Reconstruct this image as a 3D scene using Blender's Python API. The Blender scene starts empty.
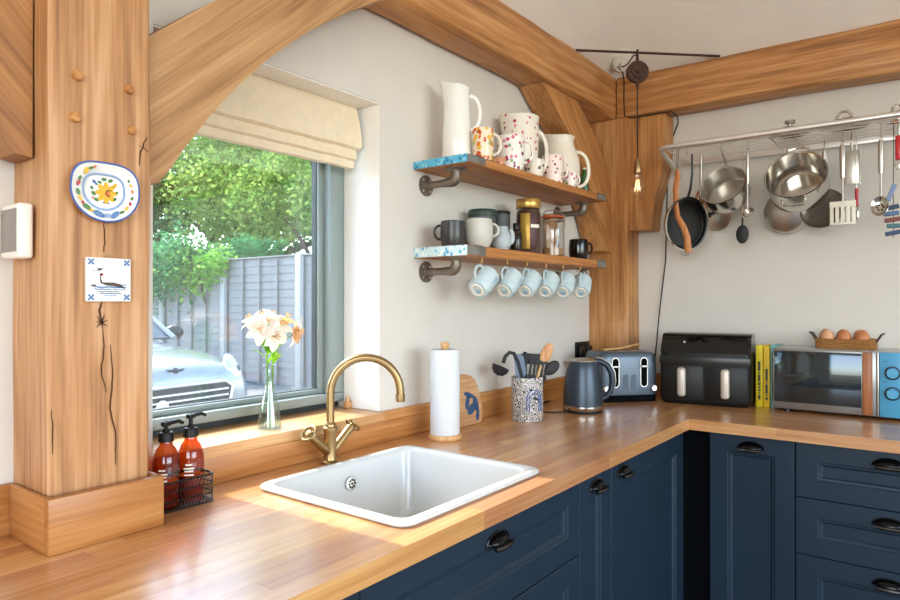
import bpy, bmesh, math, random
from mathutils import Vector, Matrix
random.seed(7)
SC = bpy.context.scene
COL = SC.collection
PI = math.pi

# ------------------------------------------------------------------ camera, sky, sun, lights, exposure
cam_d = bpy.data.cameras.new('camera')
cam_d.lens = 26.28
cam_d.sensor_width = 36
cam_d.clip_start = .05
cam = bpy.data.objects.new('camera', cam_d)
COL.objects.link(cam)
cam.location = (-3.170, -1.433, 1.341)
cam.rotation_euler = (math.radians(90.18), 0, math.radians(37.25 - 90))
SC.camera = cam

world = bpy.data.worlds.new('sky')
SC.world = world
world.use_nodes = True
_n, _l = world.node_tree.nodes, world.node_tree.links
_sky = _n.new('ShaderNodeTexSky')
_sky.sky_type = 'NISHITA'
_sky.sun_disc = False
_sky.sun_elevation = math.radians(47)
_sky.sun_rotation = math.radians(0)
_sky.air_density = 1.0
_sky.dust_density = 1.5
_l.new(_sky.outputs[0], _n['Background'].inputs[0])
_n['Background'].inputs[1].default_value = 1.1

sun_d = bpy.data.lights.new('sun', 'SUN')
sun_d.energy = 7.6
sun_d.angle = math.radians(.6)
sun_d.color = (1, .95, .88)
sun = bpy.data.objects.new('sun', sun_d)
COL.objects.link(sun)
# the light travels towards -y (into the window), a touch to +x, 47 degrees down
sun.rotation_euler = Vector((.03, -1, -1.08)).to_track_quat('-Z', 'Y').to_euler()
sun.location = (-2, 8, 9)


def area(name, loc, direction, sx, sy, power, color):
    d = bpy.data.lights.new(name, 'AREA')
    d.shape = 'RECTANGLE'; d.size = sx; d.size_y = sy
    d.energy = power; d.color = color
    o = bpy.data.objects.new(name, d); COL.objects.link(o)
    o.location = loc
    o.rotation_euler = Vector(direction).to_track_quat('-Z', 'Y').to_euler()
    return o


# area lights added as room fill: unseen rear opening, and the side window's daylight
area('fill_rear_opening', (-2.6, -4.95, 1.75), (0, 1, 0.22), 3.6, 1.8, 48, (1, .97, .93))
area('daylight_side_window', (-5.45, -2.4, 1.75), (1, 0, 0.2), 2.6, 1.7, 50, (1, .97, .93))

vs = SC.view_settings
SC.display_settings.display_device = 'sRGB'
vs.view_transform = 'Standard'; vs.look = 'None'
vs.exposure = 0.35; vs.gamma = 1.0
vs.use_curve_mapping = False
try:
    SC.cycles.use_denoising = True
    SC.cycles.max_bounces = 8
    SC.cycles.transparent_max_bounces = 16
    SC.cycles.sample_clamp_indirect = 6
    SC.cycles.caustics_reflective = False
    SC.cycles.caustics_refractive = False
except Exception:
    pass


# ------------------------------------------------------------------ materials
def lin(c):
    if isinstance(c, str):
        c = [int(c[i:i + 2], 16) / 255 for i in (0, 2, 4)]
    return tuple((x / 12.92 if x <= .04045 else ((x + .055) / 1.055) ** 2.4) for x in c) + (1,)


MATS = {}


def new_mat(name):
    m = bpy.data.materials.new(name); m.use_nodes = True
    MATS[name] = m
    return m, m.node_tree.nodes, m.node_tree.links, m.node_tree.nodes['Principled BSDF']


def ramp(n, stops):
    r = n.new('ShaderNodeValToRGB')
    e = r.color_ramp.elements
    while len(e) < len(stops):
        e.new(.5)
    for k, (p, c) in enumerate(stops):
        e[k].position = p; e[k].color = lin(c) if not (isinstance(c, tuple) and len(c) == 4) else c
    return r


def plain(name, col, rough=.5, metal=0, var=.06, scale=8, bump=0, bscale=60, **kw):
    """a principled material whose colour wanders a little with a noise"""
    m, n, l, b = new_mat(name)
    c = lin(col)
    tc = n.new('ShaderNodeTexCoord')
    nz = n.new('ShaderNodeTexNoise'); nz.inputs['Scale'].default_value = scale; nz.inputs['Detail'].default_value = 3
    l.new(tc.outputs['Object'], nz.inputs['Vector'])
    lo = tuple(max(0, x * (1 - var)) for x in c[:3]) + (1,); hi = tuple(min(1, x * (1 + var)) for x in c[:3]) + (1,)
    r = ramp(n, [(.3, lo), (.7, hi)])
    l.new(nz.outputs['Fac'], r.inputs['Fac']); l.new(r.outputs[0], b.inputs['Base Color'])
    b.inputs['Roughness'].default_value = rough
    b.inputs['Metallic'].default_value = metal
    if bump:
        n2 = n.new('ShaderNodeTexNoise'); n2.inputs['Scale'].default_value = bscale; n2.inputs['Detail'].default_value = 4
        l.new(tc.outputs['Object'], n2.inputs['Vector'])
        bp = n.new('ShaderNodeBump'); bp.inputs['Strength'].default_value = bump; bp.inputs['Distance'].default_value = .004
        l.new(n2.outputs['Fac'], bp.inputs['Height']); l.new(bp.outputs[0], b.inputs['Normal'])
    for k, v in kw.items():
        b.inputs[k.replace('_', ' ')].default_value = v
    return m


def wood(name, axis, cols, rough=.42, fig=1.0, randomize=.0, bump=.15, across=9, coat=0, wander=1.0, rings=0, spec=.5, turn=0):
    """oak: broad figure plus fine pores, both stretched along the grain axis"""
    m, n, l, b = new_mat(name)
    tc = n.new('ShaderNodeTexCoord'); oi = n.new('ShaderNodeObjectInfo')
    mul = n.new('ShaderNodeVectorMath'); mul.operation = 'SCALE'; mul.inputs[0].default_value = (31.7, 17.3, 43.1)
    l.new(oi.outputs['Random'], mul.inputs['Scale'])
    add = n.new('ShaderNodeVectorMath'); add.operation = 'ADD'
    src = tc.outputs['Object']
    if turn:
        vr = n.new('ShaderNodeVectorRotate'); vr.rotation_type = 'Y_AXIS'; vr.inputs['Angle'].default_value = math.radians(turn)
        l.new(src, vr.inputs['Vector']); src = vr.outputs[0]
    l.new(src, add.inputs[0]); l.new(mul.outputs[0], add.inputs[1])

    def stretched(a, c):
        mp = n.new('ShaderNodeMapping')
        s = [c, c, c]; s['xyz'.index(axis)] = a
        mp.inputs['Scale'].default_value = s
        l.new(add.outputs[0], mp.inputs['Vector'])
        return mp
    m1 = stretched(.9 * fig, across * fig)
    n1 = n.new('ShaderNodeTexNoise'); n1.inputs['Scale'].default_value = 1.3; n1.inputs['Detail'].default_value = 5
    n1.inputs['Distortion'].default_value = .9 * wander
    l.new(m1.outputs[0], n1.inputs['Vector'])
    m2 = stretched(3.5, 120)
    n2 = n.new('ShaderNodeTexNoise'); n2.inputs['Scale'].default_value = 1.0; n2.inputs['Detail'].default_value = 4
    l.new(m2.outputs[0], n2.inputs['Vector'])
    mx = n.new('ShaderNodeMix'); mx.data_type = 'FLOAT'; mx.inputs[0].default_value = .5
    l.new(n1.outputs['Fac'], mx.inputs[2]); l.new(n2.outputs['Fac'], mx.inputs[3])
    fac = mx.outputs[0]
    if rings:
        m3 = stretched(.16, 1.0)
        wv = n.new('ShaderNodeTexWave'); wv.wave_type = 'RINGS'; wv.rings_direction = axis.upper()
        wv.inputs['Scale'].default_value = 7; wv.inputs['Distortion'].default_value = 9; wv.inputs['Detail'].default_value = 4; wv.inputs['Detail Scale'].default_value = 1.6
        l.new(m3.outputs[0], wv.inputs['Vector'])
        mr3 = n.new('ShaderNodeMix'); mr3.data_type = 'FLOAT'; mr3.inputs[0].default_value = rings
        l.new(fac, mr3.inputs[2]); l.new(wv.outputs['Fac'], mr3.inputs[3]); fac = mr3.outputs[0]
    r = ramp(n, [(.34, cols[0]), (.5, cols[1]), (.66, cols[2])])
    l.new(fac, r.inputs['Fac'])
    out = r.outputs[0]
    b.inputs['Specular IOR Level'].default_value = spec
    if randomize:
        hs = n.new('ShaderNodeHueSaturation')
        mr = n.new('ShaderNodeMapRange'); mr.inputs[3].default_value = 1 - randomize; mr.inputs[4].default_value = 1 + randomize
        l.new(oi.outputs['Random'], mr.inputs[0]); l.new(mr.outputs[0], hs.inputs['Value']); l.new(out, hs.inputs['Color'])
        mr2 = n.new('ShaderNodeMapRange'); mr2.inputs[3].default_value = .492; mr2.inputs[4].default_value = .508
        l.new(oi.outputs['Random'], mr2.inputs[0]); l.new(mr2.outputs[0], hs.inputs['Hue'])
        out = hs.outputs[0]
    l.new(out, b.inputs['Base Color'])
    b.inputs['Roughness'].default_value = rough
    b.inputs['Coat Weight'].default_value = coat
    b.inputs['Coat Roughness'].default_value = .22
    if bump:
        bp = n.new('ShaderNodeBump'); bp.inputs['Strength'].default_value = bump; bp.inputs['Distance'].default_value = .002
        l.new(mx.outputs[0], bp.inputs['Height']); l.new(bp.outputs[0], b.inputs['Normal'])
    return m


def glass(name, tint=(1, 1, 1), rough=0.0, ior=1.45, body=0.0, extra=0.0):
    """clear glass: fresnel mix of a see-through and a mirror-like layer"""
    m, n, l, b = new_mat(name)
    n.remove(b)
    out = n['Material Output']
    tr = n.new('ShaderNodeBsdfTransparent'); tr.inputs[0].default_value = tint + (1,)
    gl = n.new('ShaderNodeBsdfGlossy'); gl.inputs['Roughness'].default_value = rough
    # Schlick reflectance from the facing angle, the same on both sides of the wall of glass
    lw = n.new('ShaderNodeLayerWeight'); lw.inputs[0].default_value = .5
    pw = n.new('ShaderNodeMath'); pw.operation = 'POWER'; pw.inputs[1].default_value = 5
    l.new(lw.outputs['Facing'], pw.inputs[0])
    f0 = ((ior - 1) / (ior + 1)) ** 2 + extra
    ma = n.new('ShaderNodeMath'); ma.operation = 'MULTIPLY_ADD'; ma.inputs[1].default_value = 1 - f0; ma.inputs[2].default_value = f0; ma.use_clamp = True
    l.new(pw.outputs[0], ma.inputs[0])
    mx = n.new('ShaderNodeMixShader'); l.new(ma.outputs[0], mx.inputs[0])
    l.new(tr.outputs[0], mx.inputs[1]); l.new(gl.outputs[0], mx.inputs[2])
    l.new(mx.outputs[0], out.inputs['Surface'])
    return m


def leafmat(name, cols, scale=1.2, trans=.45):
    m, n, l, b = new_mat(name)
    n.remove(b)
    out = n['Material Output']
    tc = n.new('ShaderNodeTexCoord')
    nz = n.new('ShaderNodeTexNoise'); nz.inputs['Scale'].default_value = scale; nz.inputs['Detail'].default_value = 6; nz.inputs['Roughness'].default_value = .8
    l.new(tc.outputs['Object'], nz.inputs['Vector'])
    r = ramp(n, [(.3, cols[0]), (.5, cols[1]), (.68, cols[2])])
    l.new(nz.outputs['Fac'], r.inputs['Fac'])
    df = n.new('ShaderNodeBsdfDiffuse'); tl = n.new('ShaderNodeBsdfTranslucent')
    l.new(r.outputs[0], df.inputs[0]); l.new(r.outputs[0], tl.inputs[0])
    mx = n.new('ShaderNodeMixShader'); mx.inputs[0].default_value = trans
    l.new(df.outputs[0], mx.inputs[1]); l.new(tl.outputs[0], mx.inputs[2]); l.new(mx.outputs[0], out.inputs['Surface'])
    return m


def spotted(name, base, spots, scale=30, size=.32, rough=.25, second=None, coord='Object'):
    """glazed china with a printed scatter of coloured blossoms (voronoi cells)"""
    m, n, l, b = new_mat(name)
    tc = n.new('ShaderNodeTexCoord')
    v = n.new('ShaderNodeTexVoronoi'); v.inputs['Scale'].default_value = scale
    l.new(tc.outputs[coord], v.inputs['Vector'])
    lt = n.new('ShaderNodeMath'); lt.operation = 'LESS_THAN'; lt.inputs[1].default_value = size
    nz = n.new('ShaderNodeTexNoise'); nz.inputs['Scale'].default_value = scale * 2.5
    l.new(tc.outputs[coord], nz.inputs['Vector'])
    ad = n.new('ShaderNodeMath'); ad.operation = 'ADD'
    sb = n.new('ShaderNodeMath'); sb.operation = 'MULTIPLY_ADD'; sb.inputs[1].default_value = .6; sb.inputs[2].default_value = -.3
    l.new(nz.outputs['Fac'], sb.inputs[0]); l.new(v.outputs['Distance'], ad.inputs[0]); l.new(sb.outputs[0], ad.inputs[1])
    l.new(ad.outputs[0], lt.inputs[0])
    sp = n.new('ShaderNodeSeparateColor'); l.new(v.outputs['Color'], sp.inputs[0])
    r = ramp(n, [(k / max(1, len(spots)), s) for k, s in enumerate(spots)])
    r.color_ramp.interpolation = 'CONSTANT'
    l.new(sp.outputs[0], r.inputs['Fac'])
    mx = n.new('ShaderNodeMix'); mx.data_type = 'RGBA'
    mx.inputs[6].default_value = lin(base)
    l.new(lt.outputs[0], mx.inputs[0]); l.new(r.outputs[0], mx.inputs[7])
    l.new(mx.outputs[2], b.inputs['Base Color'])
    b.inputs['Roughness'].default_value = rough
    return m


def maze(name, base, ink, scale=55, rough=.35):
    """busy ink line print, concentric ripples round scattered centres"""
    m, n, l, b = new_mat(name)
    tc = n.new('ShaderNodeTexCoord')
    v = n.new('ShaderNodeTexVoronoi'); v.inputs['Scale'].default_value = scale * .35
    l.new(tc.outputs['Object'], v.inputs['Vector'])
    mu = n.new('ShaderNodeMath'); mu.operation = 'MULTIPLY'; mu.inputs[1].default_value = 26
    l.new(v.outputs['Distance'], mu.inputs[0])
    si = n.new('ShaderNodeMath'); si.operation = 'SINE'; l.new(mu.outputs[0], si.inputs[0])
    nz = n.new('ShaderNodeTexNoise'); nz.inputs['Scale'].default_value = 90
    l.new(tc.outputs['Object'], nz.inputs['Vector'])
    ad = n.new('ShaderNodeMath'); ad.operation = 'MULTIPLY_ADD'; ad.inputs[1].default_value = 2.4; ad.inputs[2].default_value = -1.2
    l.new(nz.outputs['Fac'], ad.inputs[0])
    a2 = n.new('ShaderNodeMath'); a2.operation = 'ADD'; l.new(si.outputs[0], a2.inputs[0]); l.new(ad.outputs[0], a2.inputs[1])
    gt = n.new('ShaderNodeMath'); gt.operation = 'GREATER_THAN'; gt.inputs[1].default_value = .05; l.new(a2.outputs[0], gt.inputs[0])
    mx = n.new('ShaderNodeMix'); mx.data_type = 'RGBA'; mx.inputs[6].default_value = lin(base); mx.inputs[7].default_value = lin(ink)
    l.new(gt.outputs[0], mx.inputs[0]); l.new(mx.outputs[2], b.inputs['Base Color'])
    b.inputs['Roughness'].default_value = rough
    return m


M_plaster = plain('plaster', 'd9d3ca', .85, var=.02, bump=.04, bscale=90)
M_reveal = plain('reveal_paint', 'f3f0ea', .8, var=.02)
M_ceil = plain('ceiling_paint', 'efe7dc', .9, var=.02)
OAK = ('9a6132', 'b9803f', 'd3a063')
OAKD = ('8c5a30', 'b67c45', 'ce9962')
M_oak_z = wood('oak_upright', 'z', ('94643c', 'bd8858', 'd4a478'), .5, bump=.3, rings=.10)
M_oak_x = wood('oak_along', 'x', OAKD, .45, bump=.3, rings=.10)
M_oak_y = wood('oak_across', 'y', OAKD, .45, bump=.3, rings=.10)
M_oak_zd = wood('oak_corner', 'z', OAKD, .45, bump=.3, rings=.10)
M_oak_arch = wood('oak_arch', 'x', ('93683f', 'b48657', 'c69c6d'), .55, bump=.25, across=6, rings=.08, turn=42)
M_oak_arch2 = wood('oak_arch_mirrored', 'x', ('85552e', 'a9733f', 'c08c56'), .55, bump=.25, across=6, rings=.08, turn=-48)
M_oak_slant = wood('oak_slant', 'x', OAKD, .45, bump=.3, across=7, rings=.08, turn=-46)
M_peg = wood('oak_peg', 'y', ('a36632', 'c68a4d', 'dca468'), .5)
M_check = plain('oak_check', '4a2e18', .9)
M_top_x = wood('worktop_x', 'x', ('ae733e', 'c88e57', 'daa873'), .32, fig=.8, randomize=.14, bump=.01, coat=.8)
M_top_y = wood('worktop_y', 'y', ('ae733e', 'c88e57', 'daa873'), .32, fig=.8, randomize=.14, bump=.01, coat=.8)
M_up_x = wood('upstand_x', 'x', ('9a602f', 'b67a42', 'ca935b'), .35, bump=.05)
M_up_y = wood('upstand_y', 'y', ('9a602f', 'b67a42', 'ca935b'), .35, bump=.05)
M_sill = wood('sill_oak', 'x', ('bd8a58', 'cf9f6c', 'ddb585'), .35, bump=.03)
M_shelf = wood('shelf_pine', 'x', ('97592a', 'b8783e', 'd0965a'), .5, bump=.15)
M_blue = plain('cabinet_blue', '202e3c', .36, var=.05, scale=3, Specular_IOR_Level=.35)
M_dark = plain('gap_shade_and_black', '05070a', .9, Specular_IOR_Level=.1)
M_pull = plain('black_pull', '0d0d0f', .22, .6)
M_gun = plain('gunmetal', '4a4744', .25, .9)
M_china = plain('white_glaze', 'f2f0ea', .12, var=.01)
M_sink = plain('fireclay', 'c9cccc', .10, var=.005)
M_brass = plain('brushed_brass', 'a48a62', .36, 1, var=.08, scale=30)
M_steel = plain('polished_steel', 'c6c2ba', .14, 1, var=.05)
M_steelb = plain('brushed_steel', 'c2beb6', .3, 1, var=.08, scale=20)
M_chrome = plain('chrome_satin', 'efeeec', .34, 1, var=.03)
M_alu = plain('window_grey', '8c9896', .4, .1, var=.03)
M_alud = plain('window_seal_and_gap_shade', '2a3234', .5)
M_pane = glass('window_glass', (.97, .985, .98), 0, 1.5, extra=.01)
M_blind = plain('cream_linen', 'e9d8bb', .95, var=.04, scale=40, bump=.2, bscale=300)
M_black = plain('black_plastic', '141516', .35)
M_blackg = plain('black_gloss', '08090a', .08)
M_charcoal = plain('charcoal_plastic', '121110', .45, Specular_IOR_Level=.3)
M_silicone = plain('dark_silicone', '1f2124', .6)
M_towel = plain('paper_towel', 'd9dde1', .95, var=.02, bump=.3, bscale=200)
M_pipe = plain('galvanised_pipe', '83786c', .45, .7, var=.25, scale=25, bump=.2)
M_strap = plain('zinc_strap', '8b8a84', .5, .6, var=.15, scale=20)
M_cord = plain('black_cord', '17120f', .7)
M_iron = plain('rusty_iron', '4b3229', .75, .3, var=.3, scale=40, bump=.3)

# ------------------------------------------------------------------ mesh helpers


class MB:
    """collects vertices and faces, then becomes one mesh"""

    def __init__(self):
        self.v = []; self.f = []

    def raw(self, v, f, M=None):
        o = len(self.v)
        self.v += [tuple(M @ Vector(p)) if M is not None else tuple(p) for p in v]
        self.f += [tuple(i + o for i in q) for q in f]
        return self

    def box(self, a, b, bev=0, seg=2, M=None):
        x0, y0, z0 = (min(a[i], b[i]) for i in range(3)); x1, y1, z1 = (max(a[i], b[i]) for i in range(3))
        v = [(x0, y0, z0), (x1, y0, z0), (x1, y1, z0), (x0, y1, z0), (x0, y0, z1), (x1, y0, z1), (x1, y1, z1), (x0, y1, z1)]
        f = [(3, 2, 1, 0), (4, 5, 6, 7), (0, 1, 5, 4), (1, 2, 6, 5), (2, 3, 7, 6), (3, 0, 4, 7)]
        if not bev:
            return self.raw(v, f, M)
        bm = bmesh.new()
        vs = [bm.verts.new(p) for p in v]
        for q in f:
            bm.faces.new([vs[i] for i in q])
        bmesh.ops.bevel(bm, geom=list(bm.edges), offset=bev, segments=seg, profile=.5, affect='EDGES', clamp_overlap=True)
        bm.verts.index_update()
        self.raw([p.co.copy() for p in bm.verts], [[p.index for p in q.verts] for q in bm.faces], M)
        bm.free()
        return self

    def lathe(self, prof, n=24, M=None, a0=0, a1=2 * PI, squash=(1, 1)):
        v = []; f = []; rings = []
        full = abs(a1 - a0 - 2 * PI) < 1e-6
        m = n if full else n + 1
        for r, z in prof:
            if r < 1e-6:
                rings.append([len(v)]); v.append((0, 0, z))
            else:
                rings.append(list(range(len(v), len(v) + m)))
                for k in range(m):
                    a = a0 + (a1 - a0) * k / n
                    v.append((r * math.cos(a) * squash[0], r * math.sin(a) * squash[1], z))
        for A, B in zip(rings, rings[1:]):
            for k in range(n):
                k2 = (k + 1) % m
                if len(A) == 1 and len(B) == 1:
                    continue
                if len(A) == 1:
                    f.append((A[0], B[k2], B[k]))
                elif len(B) == 1:
                    f.append((A[k], A[k2], B[0]))
                else:
                    f.append((A[k], A[k2], B[k2], B[k]))
        return self.raw(v, f, M)

    def tube(self, pts, r, n=8, cap=True, M=None, closed=False, flat=1.0, up=None):
        P = [Vector(p) for p in pts]
        R = r if isinstance(r, (list, tuple)) else [r] * len(P)
        v = []; f = []
        prev = None
        cnt = len(P)
        for i, p in enumerate(P):
            if closed:
                t = (P[(i + 1) % cnt] - P[i - 1]).normalized()
            else:
                t = (P[min(i + 1, cnt - 1)] - P[max(i - 1, 0)]).normalized()
            if prev is None:
                ref = Vector(up) if up else (Vector((0, 0, 1)) if abs(t.z) < .9 else Vector((1, 0, 0)))
                nrm = (ref - t * ref.dot(t)).normalized()
            else:
                nrm = (prev - t * prev.dot(t))
                nrm = nrm.normalized() if nrm.length > 1e-6 else prev
            prev = nrm
            bn = t.cross(nrm)
            for k in range(n):
                a = 2 * PI * k / n
                v.append(p + (nrm * math.cos(a) + bn * math.sin(a) * flat) * R[i])
        segs = cnt if closed else cnt - 1
        for i in range(segs):
            j = (i + 1) % cnt
            for k in range(n):
                f.append((i * n + k, i * n + (k + 1) % n, j * n + (k + 1) % n, j * n + k))
        if cap and not closed:
            f.append(tuple(reversed(range(n)))); f.append(tuple(range((cnt - 1) * n, cnt * n)))
        return self.raw(v, f, M)

    def prism(self, poly, lo, hi, M=None):
        """polygon in the local xy plane, extruded along local z from lo to hi"""
        k = len(poly)
        v = [(x, y, lo) for x, y in poly] + [(x, y, hi) for x, y in poly]
        f = [tuple(reversed(range(k))), tuple(range(k, 2 * k))]
        f += [(i, (i + 1) % k, k + (i + 1) % k, k + i) for i in range(k)]
        return self.raw(v, f, M)

    def loft(self, loops, M=None, cap0=True, cap1=True):
        k = len(loops[0]); v = []; f = []
        for lp in loops:
            v += lp
        for i in range(len(loops) - 1):
            for j in range(k):
                f.append((i * k + j, i * k + (j + 1) % k, (i + 1) * k + (j + 1) % k, (i + 1) * k + j))
        if cap0:
            f.append(tuple(reversed(range(k))))
        if cap1:
            f.append(tuple(range((len(loops) - 1) * k, len(loops) * k)))
        return self.raw(v, f, M)

    def ball(self, c, rx, ry=None, rz=None, n=12, m=8, M=None):
        ry = ry or rx; rz = rz or rx
        prof = [(math.sin(PI * i / m), -math.cos(PI * i / m)) for i in range(m + 1)]
        T = Matrix.Translation(c) @ Matrix.Diagonal((rx, ry, rz, 1))
        return self.lathe(prof, n, (M @ T) if M is not None else T)

    def mesh(self, name, sharp=40):
        me = bpy.data.meshes.new(name)
        me.from_pydata([tuple(p) for p in self.v], [], self.f)
        bm = bmesh.new(); bm.from_mesh(me)
        bmesh.ops.recalc_face_normals(bm, faces=bm.faces)
        bm.to_mesh(me); bm.free()
        if sharp:
            for p in me.polygons:
                p.use_smooth = True
            me.set_sharp_from_angle(angle=math.radians(sharp))
        return me


def O(name, mb, mat, parent=None, sharp=40, label=None, loc=None, kind=None):
    me = mb if isinstance(mb, bpy.types.Mesh) else mb.mesh(name, sharp)
    if not me.materials:
        me.materials.append(mat)
    o = bpy.data.objects.new(name, me); COL.objects.link(o)
    if parent:
        o.parent = parent
    if loc:
        o.location = loc
    if label:
        o['label'] = label
    if kind:
        o['kind'] = kind
    return o


def tag(o, label, cat, group=None):
    o['label'] = label; o['category'] = cat
    if group:
        o['group'] = group
    return o


def T(name, label, cat, loc=(0, 0, 0), rz=0, group=None):
    o = bpy.data.objects.new(name, None); COL.objects.link(o)
    o.empty_display_size = .05
    o.location = loc; o.rotation_euler = (0, 0, rz)
    return tag(o, label, cat, group)


def S(name, mb, mat, label=None, sharp=40):
    """a piece of the setting"""
    o = O(name, mb, mat, None, sharp)
    o['kind'] = 'structure'
    if label:
        o['label'] = label
    return o


def rot_to(direction, up=(0, 0, 1)):
    """matrix whose local z points along direction"""
    z = Vector(direction).normalized(); u = Vector(up)
    if abs(z.dot(u)) > .98:
        u = Vector((1, 0, 0))
    x = u.cross(z).normalized(); y = z.cross(x)
    return Matrix((x, y, z)).transposed().to_4x4()


def at(loc, direction=None, rz=0):
    M = Matrix.Translation(loc)
    if direction is not None:
        M = M @ rot_to(direction)
    return M @ Matrix.Rotation(rz, 4, 'Z')


def arc(cx, cz, r, a0, a1, n, plane='xz', off=0):
    out = []
    for k in range(n + 1):
        a = a0 + (a1 - a0) * k / n
        u, w = cx + r * math.cos(a), cz + r * math.sin(a)
        out.append((u, off, w) if plane == 'xz' else (off, u, w) if plane == 'yz' else (u, w, off))
    return out


def rrect(x0, x1, y0, y1, r, z, n=5):
    pts = []
    for cx, cy, a in ((x1 - r, y1 - r, 0), (x0 + r, y1 - r, PI / 2), (x0 + r, y0 + r, PI), (x1 - r, y0 + r, 1.5 * PI)):
        for k in range(n + 1):
            b = a + PI / 2 * k / n
            pts.append((cx + r * math.cos(b), cy + r * math.sin(b), z))
    return pts


def cup(outer, t):
    """outer profile from the foot centre to the lip -> closed thick wall profile"""
    inner = [(max(r - t, 0), max(z, outer[0][1] + t)) for r, z in reversed(outer) if r > t]
    return outer + [(outer[-1][0] - t * .5, outer[-1][1] + t * .4)] + inner + [(0, outer[0][1] + t)]


def handle_path(r, z0, z1, w, ang=0, n=10, r2=None):
    """a D shaped ear from (r,z0) to (r2,z1), bulging w outwards, in the vertical plane at ang"""
    r2 = r if r2 is None else r2
    out = []
    for k in range(n + 1):
        a = PI * k / n
        rr = r + (r2 - r) * k / n + w * math.sin(a) ** .8
        zz = z0 + (z1 - z0) * (1 - math.cos(a)) / 2
        out.append((rr * math.cos(ang), rr * math.sin(ang), zz))
    return out


# ------------------------------------------------------------------ the room
def wall_with_hole(name, axis, at0, at1, u0, u1, z0, z1, hole, mat):
    us = [u0, hole[0], hole[1], u1]; zs = [z0, hole[2], hole[3], z1]
    v = []; f = []

    def P(u, w, z):
        return (u, w, z) if axis == 'y' else (w, u, z)
    idx = {}
    for s, w in enumerate((at0, at1)):
        for i, u in enumerate(us):
            for j, z in enumerate(zs):
                idx[s, i, j] = len(v); v.append(P(u, w, z))
    for s in (0, 1):
        for i in range(3):
            for j in range(3):
                if (i, j) != (1, 1):
                    f.append((idx[s, i, j], idx[s, i + 1, j], idx[s, i + 1, j + 1], idx[s, i, j + 1]))
    for ring in ([(1, 1), (2, 1), (2, 2), (1, 2)], [(0, 0), (1, 0), (2, 0), (3, 0), (3, 1), (3, 2), (3, 3), (2, 3), (1, 3), (0, 3), (0, 2), (0, 1)]):
        for a, b in zip(ring, ring[1:] + ring[:1]):
            f.append((idx[0, a[0], a[1]], idx[0, b[0], b[1]], idx[1, b[0], b[1]], idx[1, a[0], a[1]]))
    return S(name, MB().raw(v, f), mat, sharp=20)


WX0, WX1, WZ0, WZ1 = -2.395, -1.650, .965, 1.971
wall_with_hole('wall_window', 'y', 0, .28, -5.6, .2, 0, 2.5, (WX0, WX1, WZ0, WZ1), M_plaster)
S('wall_back', MB().box((0, -5.2, 0), (.2, -.0005, 2.5)), M_plaster)
wall_with_hole('wall_side', 'x', -5.6, -5.4, -5.2, -.0005, 0, 4.8, (-3.8, -1.0, .3, 2.6), M_plaster)
wall_with_hole('wall_rear', 'y', -5.2, -5.0, -5.4, -.0005, 0, 4.8, (-4.5, -.7, .1, 2.7), M_plaster)
M_floor = wood('floor_oak', 'x', ('4a3d33', '5a4b40', '6b5b4e'), .45, bump=.05)
flo = S('floor', MB().box((-5.6, -5.2, -.1), (.2, .28, 0)), M_floor)
R = 2.2; H0 = 2.33
S('ceiling', MB().raw([(0, 0, H0), (-R, -R, H0 + R), (-5.5, -R, H0 + R), (-5.5, 0, H0), (0, 0, H0 + .1), (-R, -R, H0 + R + .1), (-5.5, -R, H0 + R + .1), (-5.5, 0, H0 + .1),
                       (-R, -5.1, H0 + R), (0, -5.1, H0), (-R, -5.1, H0 + R + .1), (0, -5.1, H0 + .1), (-5.5, -5.1, H0 + R), (-5.5, -5.1, H0 + R + .1)],
                      [(0, 1, 2, 3), (4, 5, 6, 7), (0, 1, 8, 9), (4, 5, 10, 11), (1, 2, 12, 8), (5, 6, 13, 10), (3, 0, 4, 7), (9, 0, 4, 11)]), M_ceil, sharp=10)
# plain skirting-like oak upstands behind the worktop
S('trim_1', MB().box((-2.475, -.02, .9005), (-.141, -.0005, .965), .001).box((-2.475, -.02, .9655), (-1.651, -.0005, .9945), .001).box((-1.6495, -.02, .9655), (-.141, -.0005, .996), .001), M_up_x,
  'oak upstand along the foot of the window wall')
S('trim_2', MB().box((-.02, -1.75, .9005), (-.0005, -.209, .996), .0015), M_up_y, 'oak upstand along the foot of the wall with the pan rail')
S('trim_3', MB().box((-3.7, -.02, .9005), (-2.6765, -.0005, .996), .0015), M_up_x, 'oak upstand beyond the oak post by the thermostat')

# window
win = bpy.data.objects.new('window_1', None); COL.objects.link(win); win['kind'] = 'structure'
win['label'] = 'grey aluminium framed window above the sink'
FY0, FY1 = .160, .235
fx0, fx1, fz0, fz1 = WX0 + .001, WX1 - .001, .996, WZ1 - .001
gx0, gx1, gz0, gz1 = -2.318, -1.715, 1.045, 1.90
O('frame_bottom', MB().box((fx0, FY0, 1.016), (fx1, FY1, gz0), .004), M_alu, win)
O('frame_shadow_strip', MB().box((fx0, FY0 + .03, fz0), (fx1, FY1, 1.0155)), M_alud, win)  # dark strip under the frame; the gap's shade is put into its colour
O('frame_top', MB().box((fx0, FY0, gz1), (fx1, FY1, fz1), .004), M_alu, win)
O('frame_side', MB().box((fx0, FY0, gz0), (gx0, FY1, gz1), .004), M_alu, win)
O('frame_side', MB().box((gx1, FY0, gz0), (fx1, FY1, gz1), .004), M_alu, win)
sash = MB()
for a, b in (((gx0, .19, gz0), (gx0 + .02, .225, gz1)), ((gx1 - .022, .19, gz0), (gx1, .225, gz1)), ((gx0 + .02, .19, gz0), (gx1 - .022, .225, gz0 + .016)), ((gx0 + .02, .19, gz1 - .016), (gx1 - .022, .225, gz1))):
    sash.box(a, b, .003)
O('sash', sash, M_alu, win)
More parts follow.
